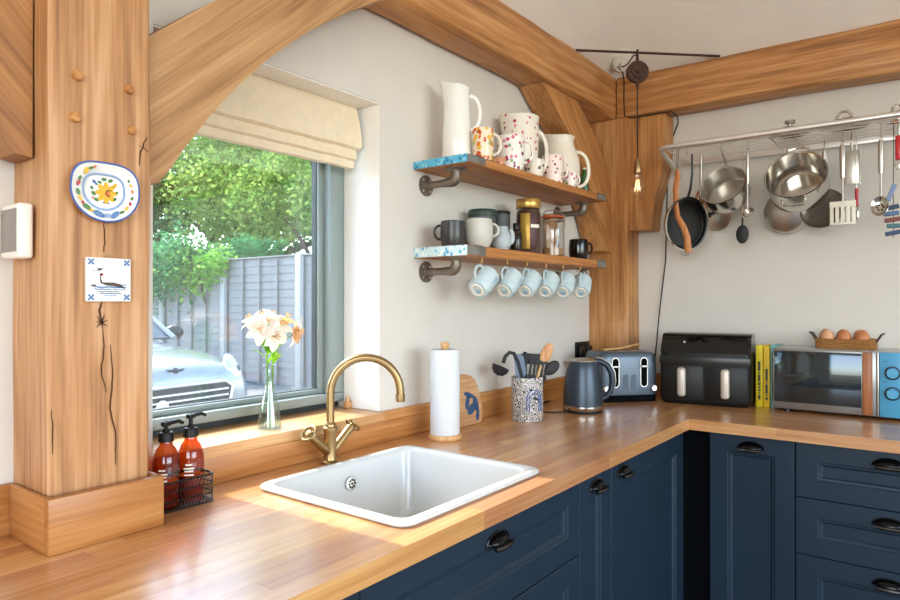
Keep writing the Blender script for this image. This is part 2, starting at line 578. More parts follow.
O('seal', MB().box((gx1 - .0245, .2, gz0 + .016), (gx1 - .022, .222, gz1 - .016)).box((gx0 + .02, .2, gz0 + .016), (gx1 - .0245, .222, gz0 + .0185)), M_alud, win)
O('pane', MB().box((gx0 + .018, .206, gz0 + .012), (gx1 - .02, .210, gz1 - .012)), M_pane, win)
O('pane', MB().box((gx0 + .018, .222, gz0 + .012), (gx1 - .02, .2255, gz1 - .012)), M_pane, win)
S('sill_1', MB().box((WX0 + .001, -.022, .9655), (WX1 - .001, .279, .995), .002), M_sill, 'sunlit oak window sill')

S('trim_4', MB().box((WX1 - .004, .002, .9965), (WX1 - .0008, .159, WZ1 - .005)).box((WX0 + .0008, .002, WZ1 - .0045), (WX1 - .0008, .159, WZ1 - .0008)), M_reveal, 'white painted lining of the window reveal')
wb = T('wooden_wedge', 'small wooden block in the corner of the window sill', 'block', (-1.668, .128, .9955))
O('block', MB().box((-.011, -.010, 0), (.011, .010, .022), .002), M_sill, wb)
O('peg', MB().lathe([(0, .0222), (.007, .0222), (.007, .034), (.004, .038), (0, .038)], 12), M_sill, wb)

# ------------------------------------------------------------------ green oak frame


def wavy_beam(name, a, b, axis, mat, label, cat, n=24, bev=.012, amp=.004, seed=1, parent=None):
    """sawn timber with chamfered, slightly wandering edges"""
    rnd = random.Random(seed)
    ax = 'xyz'.index(axis); o1, o2 = [i for i in range(3) if i != ax]
    ph = [rnd.uniform(0, 6) for _ in range(8)]
    loops = []
    for k in range(n + 1):
        t = k / n
        s = a[ax] + (b[ax] - a[ax]) * t
        lp = []
        cs = [(a[o1] + bev, a[o2]), (b[o1] - bev, a[o2]), (b[o1], a[o2] + bev), (b[o1], b[o2] - bev), (b[o1] - bev, b[o2]), (a[o1] + bev, b[o2]), (a[o1], b[o2] - bev), (a[o1], a[o2] + bev)]
        for q, (u, w) in enumerate(cs):
            dlt = amp * (math.sin(s * 3.1 + ph[q // 2]) + .6 * math.sin(s * 9.7 + ph[q // 2 + 4]))
            cu, cw = (a[o1] + b[o1]) / 2, (a[o2] + b[o2]) / 2
            p = [0, 0, 0]; p[ax] = s; p[o1] = u + (dlt if u > cu else -dlt) * -.5; p[o2] = w + (dlt if w > cw else -dlt) * -.5
            lp.append(tuple(p))
        loops.append(lp)
    o = O(name, MB().loft(loops), mat, parent)
    if label:
        tag(o, label, cat)
    return o


def plane_y(y):      # local x->world x, local y->world z, local z->world -y
    return Matrix(((1, 0, 0, 0), (0, 0, -1, y), (0, 1, 0, 0), (0, 0, 0, 1)))


def plane_x(x):      # local x->world y, local y->world z, local z->world x
    return Matrix(((0, 0, 1, x), (1, 0, 0, 0), (0, 1, 0, 0), (0, 0, 0, 1)))


# the big post
post = T('oak_post', 'thick pale oak post standing on the worktop beside the window', 'post', (-2.58, -.08, .9))


def rel(o, mb):
    l = o.location
    mb.v = [(x - l.x, y - l.y, z - l.z) for x, y, z in mb.v]
    return mb


def loc_part(name, mb, mat, parent, **k):
    """part given in world coordinates under an unrotated parent"""
    return O(name, rel(parent, mb), mat, parent, **k)


rnd = random.Random(3)
loops = []
for k in range(25):
    z = .905 + (2.5 - .905) * k / 24
    wv = .003 * math.sin(z * 5) + .002 * math.sin(z * 13)
    xl = -2.670 - .004 * math.sin((z - .9) * 2.6) + wv * .5
    xr = -2.486 + wv * .4
    yf = -.160 + .002 * math.sin(z * 7)
    c = .006
    loops.append([(xl + c, yf, z), (xr - c, yf, z), (xr, yf + c, z), (xr, -.001, z), (xl, -.001, z), (xl, yf + c, z)])
loc_part('shaft', MB().loft(loops), M_oak_z, post)
bb = MB().box((-2.686, -.194, .9005), (-2.476, -.177, .998), .0015)
loc_part('base_board', bb, M_up_x, post)
bb = MB().box((-2.686, -.1765, .9005), (-2.6765, -.021, .998), .0015)
loc_part('base_board', bb, M_up_y, post)
bb = MB().box((-2.4845, -.1765, .9005), (-2.476, -.021, .998), .0015)
loc_part('base_board', bb, M_up_y, post)
for (x, z, r) in ((-2.627, 1.755, .0095), (-2.532, 1.754, .0085), (-2.631, 1.678, .0100), (-2.527, 1.675, .0085)):
    M = Matrix.Translation((x, -.158, z)) @ rot_to((0.1, -1, .05))
    loc_part('peg', MB().lathe([(0, 0), (r, 0), (r, .008), (r * .85, .0115), (0, .0125)], 10, M), M_peg, post)
# knot with drying checks (dark openings in the face)
ck = MB()


def sliver(mb, pts, w, y):
    """thin dark split drawn as a tapering strip on the face y"""
    fine = []
    for (xa, za), (xb, zb) in zip(pts, pts[1:]):
        for k in range(5):
            t = k / 5; u = (1 - math.cos(PI * t)) / 2
            fine.append((xa + (xb - xa) * u + rnd.uniform(-.0007, .0007), za + (zb - za) * t))
    pts = fine + [pts[-1]]
    n = len(pts)
    L, Rr = [], []
    for i, (x, z) in enumerate(pts):
        ww = w * (1 - abs(2 * i / (n - 1) - 1) ** 2) + .0004
        L.append((x - ww, z)); Rr.append((x + ww, z))
    mb.prism(L + Rr[::-1], 0, .0012, plane_y(y))


kx, kz = -2.582, 1.303
for a in (0.3, 1.2, 2.2, 3.0, 3.9, 4.9, 5.6):
    ln = .012 + .01 * ((a * 7) % 1)
    d = Vector((math.cos(a), math.sin(a)))
    p = Vector((-d.y, d.x)) * .0016
    c = Vector((kx, kz))
    q = [c + p, c + d * ln, c - p]
    ck.prism([(v.x, v.y) for v in q], 0, .0012, plane_y(-.1612))
for pts, w in (([(-2.580, 1.29), (-2.578, 1.25), (-2.583, 1.21), (-2.574, 1.17)], .0007), ([(-2.566, 1.26), (-2.562, 1.2), (-2.566, 1.14), (-2.556, 1.08), (-2.556, 1.03)], .0009),
               ([(-2.497, 1.668), (-2.503, 1.650), (-2.509, 1.634), (-2.511, 1.61)], .0009), ([(-2.494, 1.640), (-2.501, 1.646), (-2.512, 1.650)], .0007), ([(-2.579, 1.492), (-2.577, 1.46), (-2.579, 1.435)], .0005),
               ([(-2.669, 1.15), (-2.667, 1.11), (-2.667, 1.07)], .0006), ([(-2.583, 1.343), (-2.586, 1.325), (-2.582, 1.303)], .0012)):
    sliver(ck, pts, w, -.1622)
loc_part('knot', ck, M_check, post, sharp=0)

# arched braces
ARCH = [(0, 1.583), (.028, 1.586), (.055, 1.622), (.085, 1.668), (.15, 1.758), (.215, 1.835), (.29, 1.913), (.35, 1.968), (.42, 2.026), (.50, 2.085), (.59, 2.146), (.67, 2.196), (.74, 2.234),
        (.50, 2.234), (.40, 2.185), (.28, 2.10), (.15, 2.005), (0, 1.878)]
o = O('oak_brace', MB().prism([(-2.4825 + u, z) for u, z in ARCH], .03, .132, plane_y(0)), M_oak_arch)
tag(o, 'pale arched oak brace sweeping from the post over the window', 'brace')
o = O('oak_brace', MB().prism([(-2.677 - u, z + .022) for u, z in ARCH], .02, .10, plane_y(0)), M_oak_arch2)
tag(o, 'oak brace stub springing from the post above the thermostat', 'brace')
sl = MB()
# beams
wavy_beam('oak_beam', (-5.38, -.140, 2.236), (-.001, -.001, 2.440), 'x', M_oak_x, 'long oak beam along the window wall above the shelves', 'beam', 40, .014, .006, 2)
wavy_beam('oak_beam', (-.130, -4.95, 2.228), (-.001, -.1445, 2.432), 'y', M_oak_y, 'oak beam along the wall above the hanging pans', 'beam', 34, .012, .005, 5)
wavy_beam('oak_post', (-.140, -.205, .9005), (-.001, -.001, 2.230), 'z', M_oak_zd, 'oak post in the room corner behind the toaster', 'post', 20, .006, .003, 9)
BS = [(-.826, 2.234), (-.70, 2.145), (-.58, 2.064), (-.47, 1.955), (-.37, 1.848), (-.30, 1.735), (-.25, 1.65), (-.216, 1.585), (-.1405, 1.585), (-.1405, 1.90), (-.20, 1.985), (-.272, 2.06), (-.38, 2.145), (-.512, 2.234)]
o = O('oak_brace', MB().prism(BS, .012, .122, plane_y(0)), M_oak_slant)
tag(o, 'slanting oak brace behind the shelf ends, up to the beam', 'brace')
KB = [(-.2055, 2.226), (-.378, 2.226), (-.378, 2.06), (-.369, 1.98), (-.350, 1.90), (-.330, 1.83), (-.318, 1.75), (-.312, 1.685), (-.2055, 1.685)]
o = O('oak_brace', MB().prism(KB, -.128, -.012, plane_x(0)), M_oak_zd)
tag(o, 'short curved oak knee brace behind the pendant bulb', 'brace')

# ------------------------------------------------------------------ worktop of glued oak staves
top = T('worktop', 'L-shaped oak worktop of glued staves round the kitchen corner', 'worktop', (0, 0, .86))
NR = 15; RW = .65 / NR
stave_cache = {}


def stave(axis, c, s0, s1, w0, w1):
    ln = round(s1 - s0, 4)
    key = (axis, ln)
    if key not in stave_cache:
        hw = (w1 - w0) / 2 - .00012; hl = ln / 2 - .00015
        mb = MB().box((-hl, -hw, 0), (hl, hw, .04)) if axis == 'x' else MB().box((-hw, -hl, 0), (hw, hl, .04))
        stave_cache[key] = mb.mesh('stave', 0)
    o = O('stave', stave_cache[key], M_top_x if axis == 'x' else M_top_y, top)
    o.location = ((s0 + s1) / 2, (w0 + w1) / 2, 0) if axis == 'x' else ((w0 + w1) / 2, (s0 + s1) / 2, 0)


rs = random.Random(11)


def run(axis, s0, s1, w0, w1):
    s = s0
    first = True
    while s < s1 - 1e-6:
        ln = rs.choice((.32, .40, .48, .56, .64, .72))
        if first:
            ln *= rs.choice((.4, .7, 1)); first = False
        e = s + ln
        if s1 - e < .16:
            e = s1
        stave(axis, 0, s, e, w0, w1)
        s = e


for k in range(NR):
    w0 = -.65 + k * RW; w1 = w0 + RW
    if k == NR - 1:
        w1 = -.0008
    if 2 <= k <= 11:
        run('x', -3.7, -2.185, w0, w1); run('x', -1.695, -.0008, w0, w1)
    else:
        run('x', -3.7, -.0008, w0, w1)
for k in range(NR):
    w0 = -.65 + k * RW; w1 = w0 + RW
    if k == NR - 1:
        w1 = -.0008
    run('y', -1.75, -.6502, w0, w1)

# ------------------------------------------------------------------ fitted cabinets


def front_matrix(kind, u0, z0, plane):
    """local x along the front, local y up, local z out of the front"""
    if kind == 'W':   # window run: front faces -y, x to the world +x
        return Matrix(((1, 0, 0, u0), (0, 0, -1, plane), (0, 1, 0, z0), (0, 0, 0, 1)))
    return Matrix(((0, 0, -1, plane), (-1, 0, 0, u0), (0, 1, 0, z0), (0, 0, 0, 1)))   # wall run: faces -x, x to the world -y


def shaker(parent, name, M, w, h, fw, hx=None, hz=None, ft=None):
    """door or drawer front with a moulded frame, a sunken panel and a cup pull"""
    ft = ft or fw

    def ring(ix, iy, z):
        return [(ix, iy, z), (w - ix, iy, z), (w - ix, h - iy, z), (ix, h - iy, z)]
    loops = [ring(0, 0, 0), ring(0, 0, .0185), ring(.0015, .0015, .02), ring(fw, ft, .02), ring(fw + .003, ft + .003, .0165), ring(fw + .010, ft + .010, .0155), ring(fw + .016, ft + .016, .009)]
    d = O(name, MB().loft(loops, M, True, False), M_blue, parent, 25)
    O('panel', MB().raw(ring(fw + .016, ft + .016, .009), [(0, 1, 2, 3)], M), M_blue, d, 0)
    if hx is not None:
        cup_pull(d, M @ Matrix.Translation((hx, hz, .02)))
    return d


def cup_pull(parent, M):
    a, b, dp = .042, .023, .022
    mb = MB()
    nu, nv = 14, 6
    v = []; f = []
    for sh, off in ((1, 0), (.88, 0)):
        base = len(v)
        for i in range(nu + 1):
            t = PI * i / nu
            for j in range(nv + 1):
                s = PI / 2 * j / nv
                cx, cy = -math.cos(t) * a * sh, math.sin(t) * b * sh
                # hood: bulges out of the front, open underneath
                v.append((cx * (1 - .25 * (1 - math.cos(s))), cy * math.cos(s) - .004, dp * sh * math.sin(s) * (math.sin(t) ** .5 if 0 < i < nu else 0)))
        for i in range(nu):
            for j in range(nv):
                p = base + i * (nv + 1) + j
                f.append((p, p + 1, p + nv + 2, p + nv + 1))
    mb.raw(v, f, M)
    h = O('handle', mb, M_pull, parent)
    rim = [(-a * 1.08 * math.cos(PI * i / 16), b * 1.12 * math.sin(PI * i / 16) - .004, .001) for i in range(17)]
    O('handle_rim', MB().tube(rim, .0035, 6, M=M), M_pull, parent)
    O('handle_bar', MB().tube([(-a * .8, -.006, .019), (-a * .4, -.006, .024), (a * .4, -.006, .024), (a * .8, -.006, .019)], .0065, 8, M=M), M_gun, parent)  # gunmetal bar, toned brighter than the hood to carry its highlight


def carcass(parent, a, b):
    O('body', MB().box(a, b), M_dark, parent)


FP = -.60      # carcass front plane, fronts stand 20 mm proud of it
G = .0015
cab = T('sink_cabinet', 'dark blue sink cabinet with a wide drawer front below the sink', 'cabinet')
carcass(cab, (-2.357, FP + .001, .1), (-1.5135, -.05, .69))
shaker(cab, 'drawer', front_matrix('W', -2.357 + G, .647, FP), .844 - 2 * G, .858 - .647, .062, .43, .155)
shaker(cab, 'drawer', front_matrix('W', -2.357 + G, .30, FP), .844 - 2 * G, .343, .062, .43, .285)
shaker(cab, 'drawer', front_matrix('W', -2.357 + G, .12, FP), .844 - 2 * G, .177, .05)
cab = T('base_cabinet', 'dark blue cabinet below the worktop by the oak post', 'cabinet')
carcass(cab, (-3.68, FP + .001, .1), (-2.3575, -.05, .8595))
shaker(cab, 'door', front_matrix('W', -3.68 + G, .12, FP), .576, .738, .075, .49, .69)
shaker(cab, 'door', front_matrix('W', -3.1 + G, .12, FP), .74, .738, .075, .65, .69)
cab = T('pull_out_cabinet', 'narrow dark blue cabinet between the drawers and the wide door', 'cabinet')
carcass(cab, (-1.5125, FP + .001, .1), (-1.2985, -.05, .8595))
shaker(cab, 'door', front_matrix('W', -1.5125 + G, .12, FP), .2145 - 2 * G, .738, .070, .107, .688)
cab = T('base_cabinet', 'dark blue cabinet with a single wide door beside the corner', 'cabinet')
carcass(cab, (-1.2975, FP + .001, .1), (-.6215, -.05, .8595))
shaker(cab, 'door', front_matrix('W', -1.2975 + G, .12, FP), .672, .738, .082, .085, .69)
cab = T('base_cabinet', 'dark blue cabinet with a tall door under the air fryer', 'cabinet')
carcass(cab, (-.599, -1.003, .1), (-.05, -.716, .8595))
shaker(cab, 'door', front_matrix('R', -.715 - G, .12, FP), .288 - 2 * G, .735, .062, .144, .693)
O('corner_filler', MB().box((-.585, -.7155, .1), (-.565, -.6005, .8595)), M_dark, cab)  # near-black colour stands for the shade in the recessed corner gap
cab = T('drawer_cabinet', 'dark blue cabinet of three drawers under the microwave', 'cabinet')
carcass(cab, (-.599, -1.75, .1), (-.05, -1.004, .8595))
for z0, z1 in ((.667, .857), (.470, .664), (.12, .467)):
    shaker(cab, 'drawer', front_matrix('R', -1.004 - G, z0, FP), .55, z1 - z0, .066, .27, (z1 - z0) - .045, .062)
O('plinth', MB().box((-.53, -1.75, 0), (-.5, -.62, .099)), M_dark, cab)

# ------------------------------------------------------------------ sink and tap
sink = T('sink', 'white ceramic inset sink let into the oak worktop', 'sink', (-1.94, -.3535, .9))
x0, x1, y0, y1 = -.276, .272, -.2435, .228
loops = [rrect(x0 + .022, x1 - .022, y0 + .022, y1 - .022, .03, -.03),
         rrect(x0 + .006, x1 - .006, y0 + .006, y1 - .006, .034, .0008), rrect(x0, x1, y0, y1, .036, .004), rrect(x0, x1, y0, y1, .036, .008), rrect(x0 + .003, x1 - .003, y0 + .003, y1 - .003, .035, .0115),
         rrect(x0 + .010, x1 - .010, y0 + .010, y1 - .010, .03, .0135), rrect(x0 + .020, x1 - .020, y0 + .020, y1 - .016, .028, .013), rrect(x0 + .027, x1 - .027, y0 + .027, y1 - .023, .028, .009),
         rrect(x0 + .031, x1 - .031, y0 + .031, y1 - .026, .03, -.001), rrect(x0 + .036, x1 - .036, y0 + .036, y1 - .031, .035, -.16), rrect(x0 + .044, x1 - .044, y0 + .044, y1 - .038, .035, -.178), rrect(x0 + .065, x1 - .065, y0 + .065, y1 - .06, .03, -.184)]
O('basin', MB().loft(loops, None, False, True), M_sink, sink, 50)
ov = O('overflow', MB().lathe([(0, 0), (.0185, 0), (.0185, .002), (.016, .0035), (0, .0035)], 20, at((.010, .1955, -.044), (0, -1, 0))), M_chrome, sink)
hl = MB()
for k in range(9):
    a = k * 2 * PI / 8; rr = .0105 if k < 8 else 0
    hl.lathe([(0, .0034), (.0032, .0034), (.0032, .0042), (0, .0042)], 8, at((.010, .1955, -.044), (0, -1, 0)) @ Matrix.Translation((rr * math.cos(a), rr * math.sin(a), 0)))
O('overflow_hole', hl, M_dark, ov)
O('waste', MB().lathe([(0, -.184), (.045, -.184), (.045, -.181), (.03, -.183), (0, -.183)], 20), M_chrome, sink)

tap = T('mixer_tap', 'brushed brass swan-neck mixer tap with two cross wheels behind the sink', 'tap', (-1.934, -.081, .9))
O('body', MB().lathe([(0, .0005), (.026, .0005), (.026, .006), (.019, .010), (.017, .02), (.017, .085), (.0195, .088), (.0195, .098), (.0165, .101), (.0165, .106), (.0125, .112), (0, .112)], 20), M_brass, tap)
dv = Vector((.144, -.139, 0)).normalized()
pts = [Vector((0, 0, .10)), Vector((0, 0, .15)), Vector((0, 0, .187))]
for k in range(1, 19):
    a = PI - (PI * 1.02) * k / 18
    pts.append(dv * (.096 + .096 * math.cos(a)) + Vector((0, 0, .190 + .098 * math.sin(a))))
sp = O('spout', MB().tube(pts, .0112, 14), M_brass, tap)
e = pts[-1]
O('aerator', MB().lathe([(0, -.02), (.0125, -.02), (.0135, -.012), (.0135, .0), (0, .002)], 16, Matrix.Translation(e)), M_brass, sp)
for s in (-1, 1):
    d = Vector((s * .72, -.05, .62)).normalized()
    st = Vector((s * .006, 0, .03))
    arm = O('valve_arm', MB().tube([st, st + d * .05, st + d * .088], [.0125, .0125, .012], 14), M_brass, tap)
    c = st + d * .094
    M = Matrix.Translation(c) @ rot_to(d)
    wh = MB()
    wh.tube([(.021 * math.cos(2 * PI * k / 20), .021 * math.sin(2 * PI * k / 20), .004) for k in range(20)], .0036, 8, M=M, closed=True)
    for k in range(4):
        a = k * PI / 2 + .4
        wh.tube([(0, 0, .004), (.021 * math.cos(a), .021 * math.sin(a), .004)], .003, 6, M=M)
    wh.lathe([(0, -.008), (.008, -.008), (.008, .008), (0, .01)], 12, M)
    O('wheel', wh, M_brass, arm)

# ------------------------------------------------------------------ soap bottles in a wire basket
bk = T('wire_basket', 'small black wire basket holding two soap bottles', 'basket', (-2.389, -.100, .9))
bw, bd, bh = .064, .036, .062
wires = MB()
for z in (.003, .022, .042, .062):
    lp = rrect(-bw, bw, -bd, bd, .012, z, 3)
    O('hoop', MB().tube(lp, .0016 if z < .06 else .0025, 5, closed=True), M_black, bk)
mesh = MB()
per = rrect(-bw, bw, -bd, bd, .012, 0, 3)
ring = [Vector(p) for p in per]
L = []
for i, p in enumerate(ring):
    q = ring[(i + 1) % len(ring)]
    n = max(1, int((q - p).length / .008))
    for k in range(n):
        L.append(p.lerp(q, k / n))
for i, p in enumerate(L):
    q = L[(i + 1) % len(L)]
    mesh.tube([(p.x, p.y, .003), (q.x, q.y, .022), (p.x, p.y, .042), (q.x, q.y, .062)], .0009, 4)
O('mesh_side', mesh, M_black, bk)
fl = MB()
for k in range(12):
    x = -bw + .006 + k * (2 * bw - .012) / 11
    fl.tube([(x, -bd, .003), (x, bd, .003)], .001, 4)
O('mesh_floor', fl, M_black, bk)
M_amber = glass('amber_bottle', (.72, .27, .07), .03, 1.5, extra=.03)
M_soap = plain('liquid_soap', '9a4a20', .3)
M_lblw = plain('label_print_white', 'f0e6d8', .6)


def soap(loc, rz, label, H):
    b = T('soap_bottle', label, 'bottle', loc, rz, 'soap bottles in the wire basket')
    O('bottle', MB().lathe([(0, .001), (.025, .001), (.0275, .004), (.0275, .095), (.026, .108), (.020, .124), (.0135, .132), (.0125, .140), (0, .140)], 24), M_amber, b)
    O('liquid', MB().lathe([(0, .004), (.024, .004), (.0255, .006), (.0255, .058), (0, .058)], 20), M_soap, b)
    p = O('pump', MB().lathe([(0, .1405), (.016, .1405), (.016, .158), (.0145, .160), (.008, .161), (.0065, .166), (.0045, .168), (.0045, .178 + H), (0, .178 + H)], 18), M_charcoal, b)
    O('nozzle', MB().box((-.009, -.007, .176 + H), (.009, .007, .186 + H), .003).tube([(0, 0, .182 + H), (.03, 0, .183 + H), (.042, 0, .177 + H)], [.0055, .0045, .0035], 8), M_charcoal, p)
    lp = MB()
    for k, (z, w) in enumerate(((.082, .5), (.074, .8), (.068, .65), (.06, .75), (.052, .4))):
        lp.lathe([(.0277, z), (.028, z + .001), (.028, z + .0025), (.0277, z + .0035)], 10, None, -PI / 2 - w / 2 - .9, -PI / 2 + w / 2 - .9)
    O('label_print', lp, M_lblw, b, 0)
    return b


soap((-2.421, -.103, .904), .1, 'amber soap bottle with black pump next to the oak post', -.004)
soap((-2.361, -.099, .904), .2, 'amber soap bottle with black pump, second from the oak post', .004)

# ------------------------------------------------------------------ vase with flowers on the sill
M_vase = glass('vase_glass', (.90, .95, .94), .02, 1.45, extra=.07)
vase = T('glass_vase', 'slim flared clear glass bud vase on the window sill', 'vase', (-2.033, .054, .9955))
vp = [(0, .0), (.031, .0), (.0335, .004), (.032, .02), (.0255, .06), (.0145, .105), (.0125, .13), (.0132, .16), (.0165, .173)]
O('body', MB().lathe(cup(vp, .002), 28), M_vase, vase)
M_water = glass('vase_water', (.93, .97, .95), 0, 1.33)
O('water', MB().lathe([(0, .003), (.0295, .004), (.0295, .02), (.023, .06), (.0195, .075), (0, .075)], 24), M_water, vase)
M_stem = leafmat('stem_green', ('4f8f1f', '83b93a', 'b4dc5a'), 30, .4)
M_leafg = leafmat('leaf_green', ('6aa51f', '93c633', 'c4e660'), 30, .5)
M_petal = leafmat('petal_cream', ('f8e9da', 'fdf4ea', 'fffaf5'), 25, .4)
M_petal2 = leafmat('petal_peach', ('f0b98a', 'f5cfa6', 'fae4c9'), 25, .4)
M_anther = plain('anther', 'e0b070', .7)
fr = random.Random(5)


def petal_mesh(ln, w, curl, M):
    v = []; f = []
    n = 5
    for i in range(n + 1):
        t = i / n
        ww = w * math.sin(PI * min(1, .12 + t * .86)) ** .8
        z = ln * t * math.cos(curl * t); o = ln * t * math.sin(curl * t)
        for s in (-1, 0, 1):
            v.append((s * ww, o - .12 * ww * (1 - abs(s)), z))
    for i in range(n):
        for s in range(2):
            a = i * 3 + s
            f.append((a, a + 1, a + 4, a + 3))
    return v, f


def bloom(parent, c, d, size, mat, name='bloom'):
    root = None
    M0 = Matrix.Translation(c) @ rot_to(d)
    core = MB()
    for k in range(5):
        a = k * 2 * PI / 5
        core.tube([(0, 0, 0), (.003 * math.cos(a), .003 * math.sin(a), size * .5), (.008 * math.cos(a), .008 * math.sin(a), size * .75)], [.0008, .0008, .0016], 5, M=M0)
    root = O(name, core, M_anther, parent)
    for k in range(6):
        a = k * PI / 3 + fr.uniform(-.15, .15)
        M = M0 @ Matrix.Rotation(a, 4, 'Z') @ Matrix.Translation((0, .002, 0)) @ Matrix.Rotation(-.35 - .35 * (k % 2), 4, 'X')
        v, f = petal_mesh(size * fr.uniform(.9, 1.1), size * .36, .75, M)
        O('petal', MB().raw(v, f, M), mat, root, 60)


def spray(loc, label, heads, mat):
    t = T('alstroemeria_stem', label, 'flower', loc, 0, 'flowers in the glass vase')
    fork = Vector((.008 if heads[0][0] > -.0 else -.006, .0, .20))
    O('stem', MB().tube([(0, 0, 0), (.002, 0, .08), fork * .8, fork], .0022, 6), M_stem, t)
    for (x, y, z, dx, dy, dz, s) in heads:
        c = Vector((x, y, z))
        O('stalk', MB().tube([fork, fork.lerp(c, .5) + Vector((0, 0, .004)), c], .0014, 5), M_stem, t)
        bloom(t, c, (dx, dy, dz), s, mat)
    for k in range(9):
        a = k * 2.4 + heads[0][0] * 50; z = .172 + .012 * k
        M = Matrix.Translation((fork.x * z / .2, 0, z)) @ Matrix.Rotation(a, 4, 'Z') @ Matrix.Rotation(-.55, 4, 'X')
        v, f = petal_mesh(.055, .0085, .5, M)
        O('leaf', MB().raw(v, f, M), M_leafg, t, 60)
    return t


spray((-2.036, .054, 1.0), 'white alstroemeria spray with several open blooms in the vase',
      [(-.032, -.015, .262, -.7, -.6, .4, .044), (-.012, .010, .285, -.3, -.2, .9, .044), (.004, -.020, .270, .2, -.8, .5, .046), (.012, .008, .290, .3, .1, .9, .040), (-.010, -.03, .248, -.2, -.95, .0, .042), (-.035, .02, .283, -.5, .2, .8, .038), (.020, -.004, .256, .6, -.5, .3, .038), (-.018, -.02, .28, -.4, -.7, .6, .04)], M_petal)
spray((-2.030, .052, 1.0), 'peach alstroemeria bloom leaning out of the vase',
      [(.062, -.014, .262, .6, -.6, -.1, .044), (.055, .012, .280, .3, -.2, .8, .042), (.074, .0, .250, .8, -.4, -.3, .036)], M_petal2)

# ------------------------------------------------------------------ roman blind
bl = T('roman_blind', 'cream linen roman blind folded up at the window head', 'blind', (-2.02, .08, 1.77))
bx0, bx1 = -2.385, -1.672


def cloth(y0, pts, x0=bx0, x1=bx1, th=.004):
    """a fold of cloth: (y,z) profile swept along x with a soft wave"""
    n = 28
    loops = []
    prof = pts + [(y + th, z) for y, z in reversed(pts)]
    for i in range(n + 1):
        x = x0 + (x1 - x0) * i / n
        w = .0022 * math.sin(i * 1.1) + .0012 * math.sin(i * 2.7)
        loops.append([(x, y0 + y + w * (1.97 - z) * 6, z + w * .6) for y, z in prof])
    return MB().loft(loops)


loc_part('upper_fold', cloth(.085, [(0, 1.968), (-.012, 1.93), (-.020, 1.89), (-.026, 1.85), (-.024, 1.832), (-.012, 1.826)]), M_blind, bl)
loc_part('middle_fold', cloth(.092, [(0, 1.86), (-.012, 1.84), (-.020, 1.815), (-.020, 1.797), (-.008, 1.792)], bx0 + .004, bx1 - .012), M_blind, bl)
loc_part('lower_fold', cloth(.100, [(0, 1.83), (-.012, 1.81), (-.018, 1.785), (-.016, 1.770), (-.004, 1.768)], bx0 + .004, bx1 - .012), M_blind, bl)
loc_part('head_rail', MB().box((bx0, .092, 1.94), (bx1, .125, 1.969), .002), M_blind, bl)

# ------------------------------------------------------------------ things on the post
th = T('thermostat', 'white wall thermostat with a grey screen on the side of the post', 'thermostat', (-2.677, -.070, 1.42))
O('case', MB().box((-.027, -.04, 0), (-.001, .04, .1), .006, 3), plain('white_plastic', 'efe6da', .4), th)
O('screen', MB().box((-.0282, -.034, .012), (-.0265, .036, .09), .0008), plain('grey_screen', '8d8078', .25), th)

M_dish = plain('dish_glaze', 'f1efe8', .12, var=.01)
INK = {k: plain('paint_' + k, c, .25) for k, c in dict(blue='3f5fa8', yellow='e2b021', green='4f7a35', red='b8323a', orange='d9762a', dark='2d2a3c', pale='8fa8cf', brown='4a3a38', greyblue='5d7fb0').items()}
dish = T('painted_dish', 'painted pottery dish with yellow flower hung on the oak post', 'dish', (-2.582, -.1635, 1.549))


def dshape(s):
    """slightly squared top, round bottom outline; s scales it"""
    out = []
    for k in range(48):
        a = 2 * PI * k / 48
        x, z = math.cos(a), math.sin(a)
        r = 1
        if z > 0:
            x, z = math.copysign(abs(x) ** .62, x) * (1 - .06 * z), (z ** .62) * .90
        out.append((x * .063 * s * r, z * .058 * s))
    return out


def dl(s, y):
    return [(x, -y, z) for x, z in dshape(s)]


O('bowl', MB().loft([dl(.6, .001), dl(.62, .003), dl(.95, .012), dl(1.0, .0145), dl(.99, .016), dl(.95, .0155), dl(.62, .0075), dl(.56, .006), dl(.5, .006)]), M_dish, dish, 50)
O('blue_rim', MB().tube([(x, -.0155, z) for x, z in dshape(.99)], .0019, 6, closed=True), INK['blue'], dish)


def blob(mb, x, z, rx, rz, y, ang=0, n=10, th=.0006):
    mb.prism([(x + rx * math.cos(t) * math.cos(ang) - rz * math.sin(t) * math.sin(ang), z + rx * math.cos(t) * math.sin(ang) + rz * math.sin(t) * math.cos(ang)) for t in [2 * PI * k / n for k in range(n)]], y, y + th, plane_y(0))


deco = {k: MB() for k in INK}
deco['pale'].tube([(x * 1.0, -.0072, z) for x, z in dshape(.60)], .0024, 6, closed=True)
for k in range(8):
    a = k * PI / 4
    blob(deco['yellow'], .004 + .012 * math.cos(a), -.003 + .012 * math.sin(a), .0085, .005, .0061, a)
blob(deco['yellow'], .004, -.003, .010, .010, .0062)
blob(deco['orange'], .006, -.004, .005, .006, .0068)
deco['dark'].tube([(.009 + .0055 * math.cos(a), -.0074, -.003 + .0055 * math.sin(a)) for a in [1 + k * .5 for k in range(9)]], .0008, 5)
for x, z, c, r in ((-.018, .016, 'blue', .004), (-.022, .004, 'green', .004), (.0, .022, 'green', .005), (.012, .021, 'green', .005), (.02, .013, 'yellow', .005), (-.008, .016, 'green', .004), (-.019, -.006, 'green', .005), (-.014, -.017, 'green', .005),
                   (-.02, -.014, 'orange', .003), (.0, -.021, 'dark', .002), (.008, -.022, 'dark', .002), (.02, -.013, 'green', .004), (.024, 0, 'green', .003), (-.014, .012, 'blue', .003)):
    blob(deco[c], x, z, r, r * .65, .0061, x * 40)
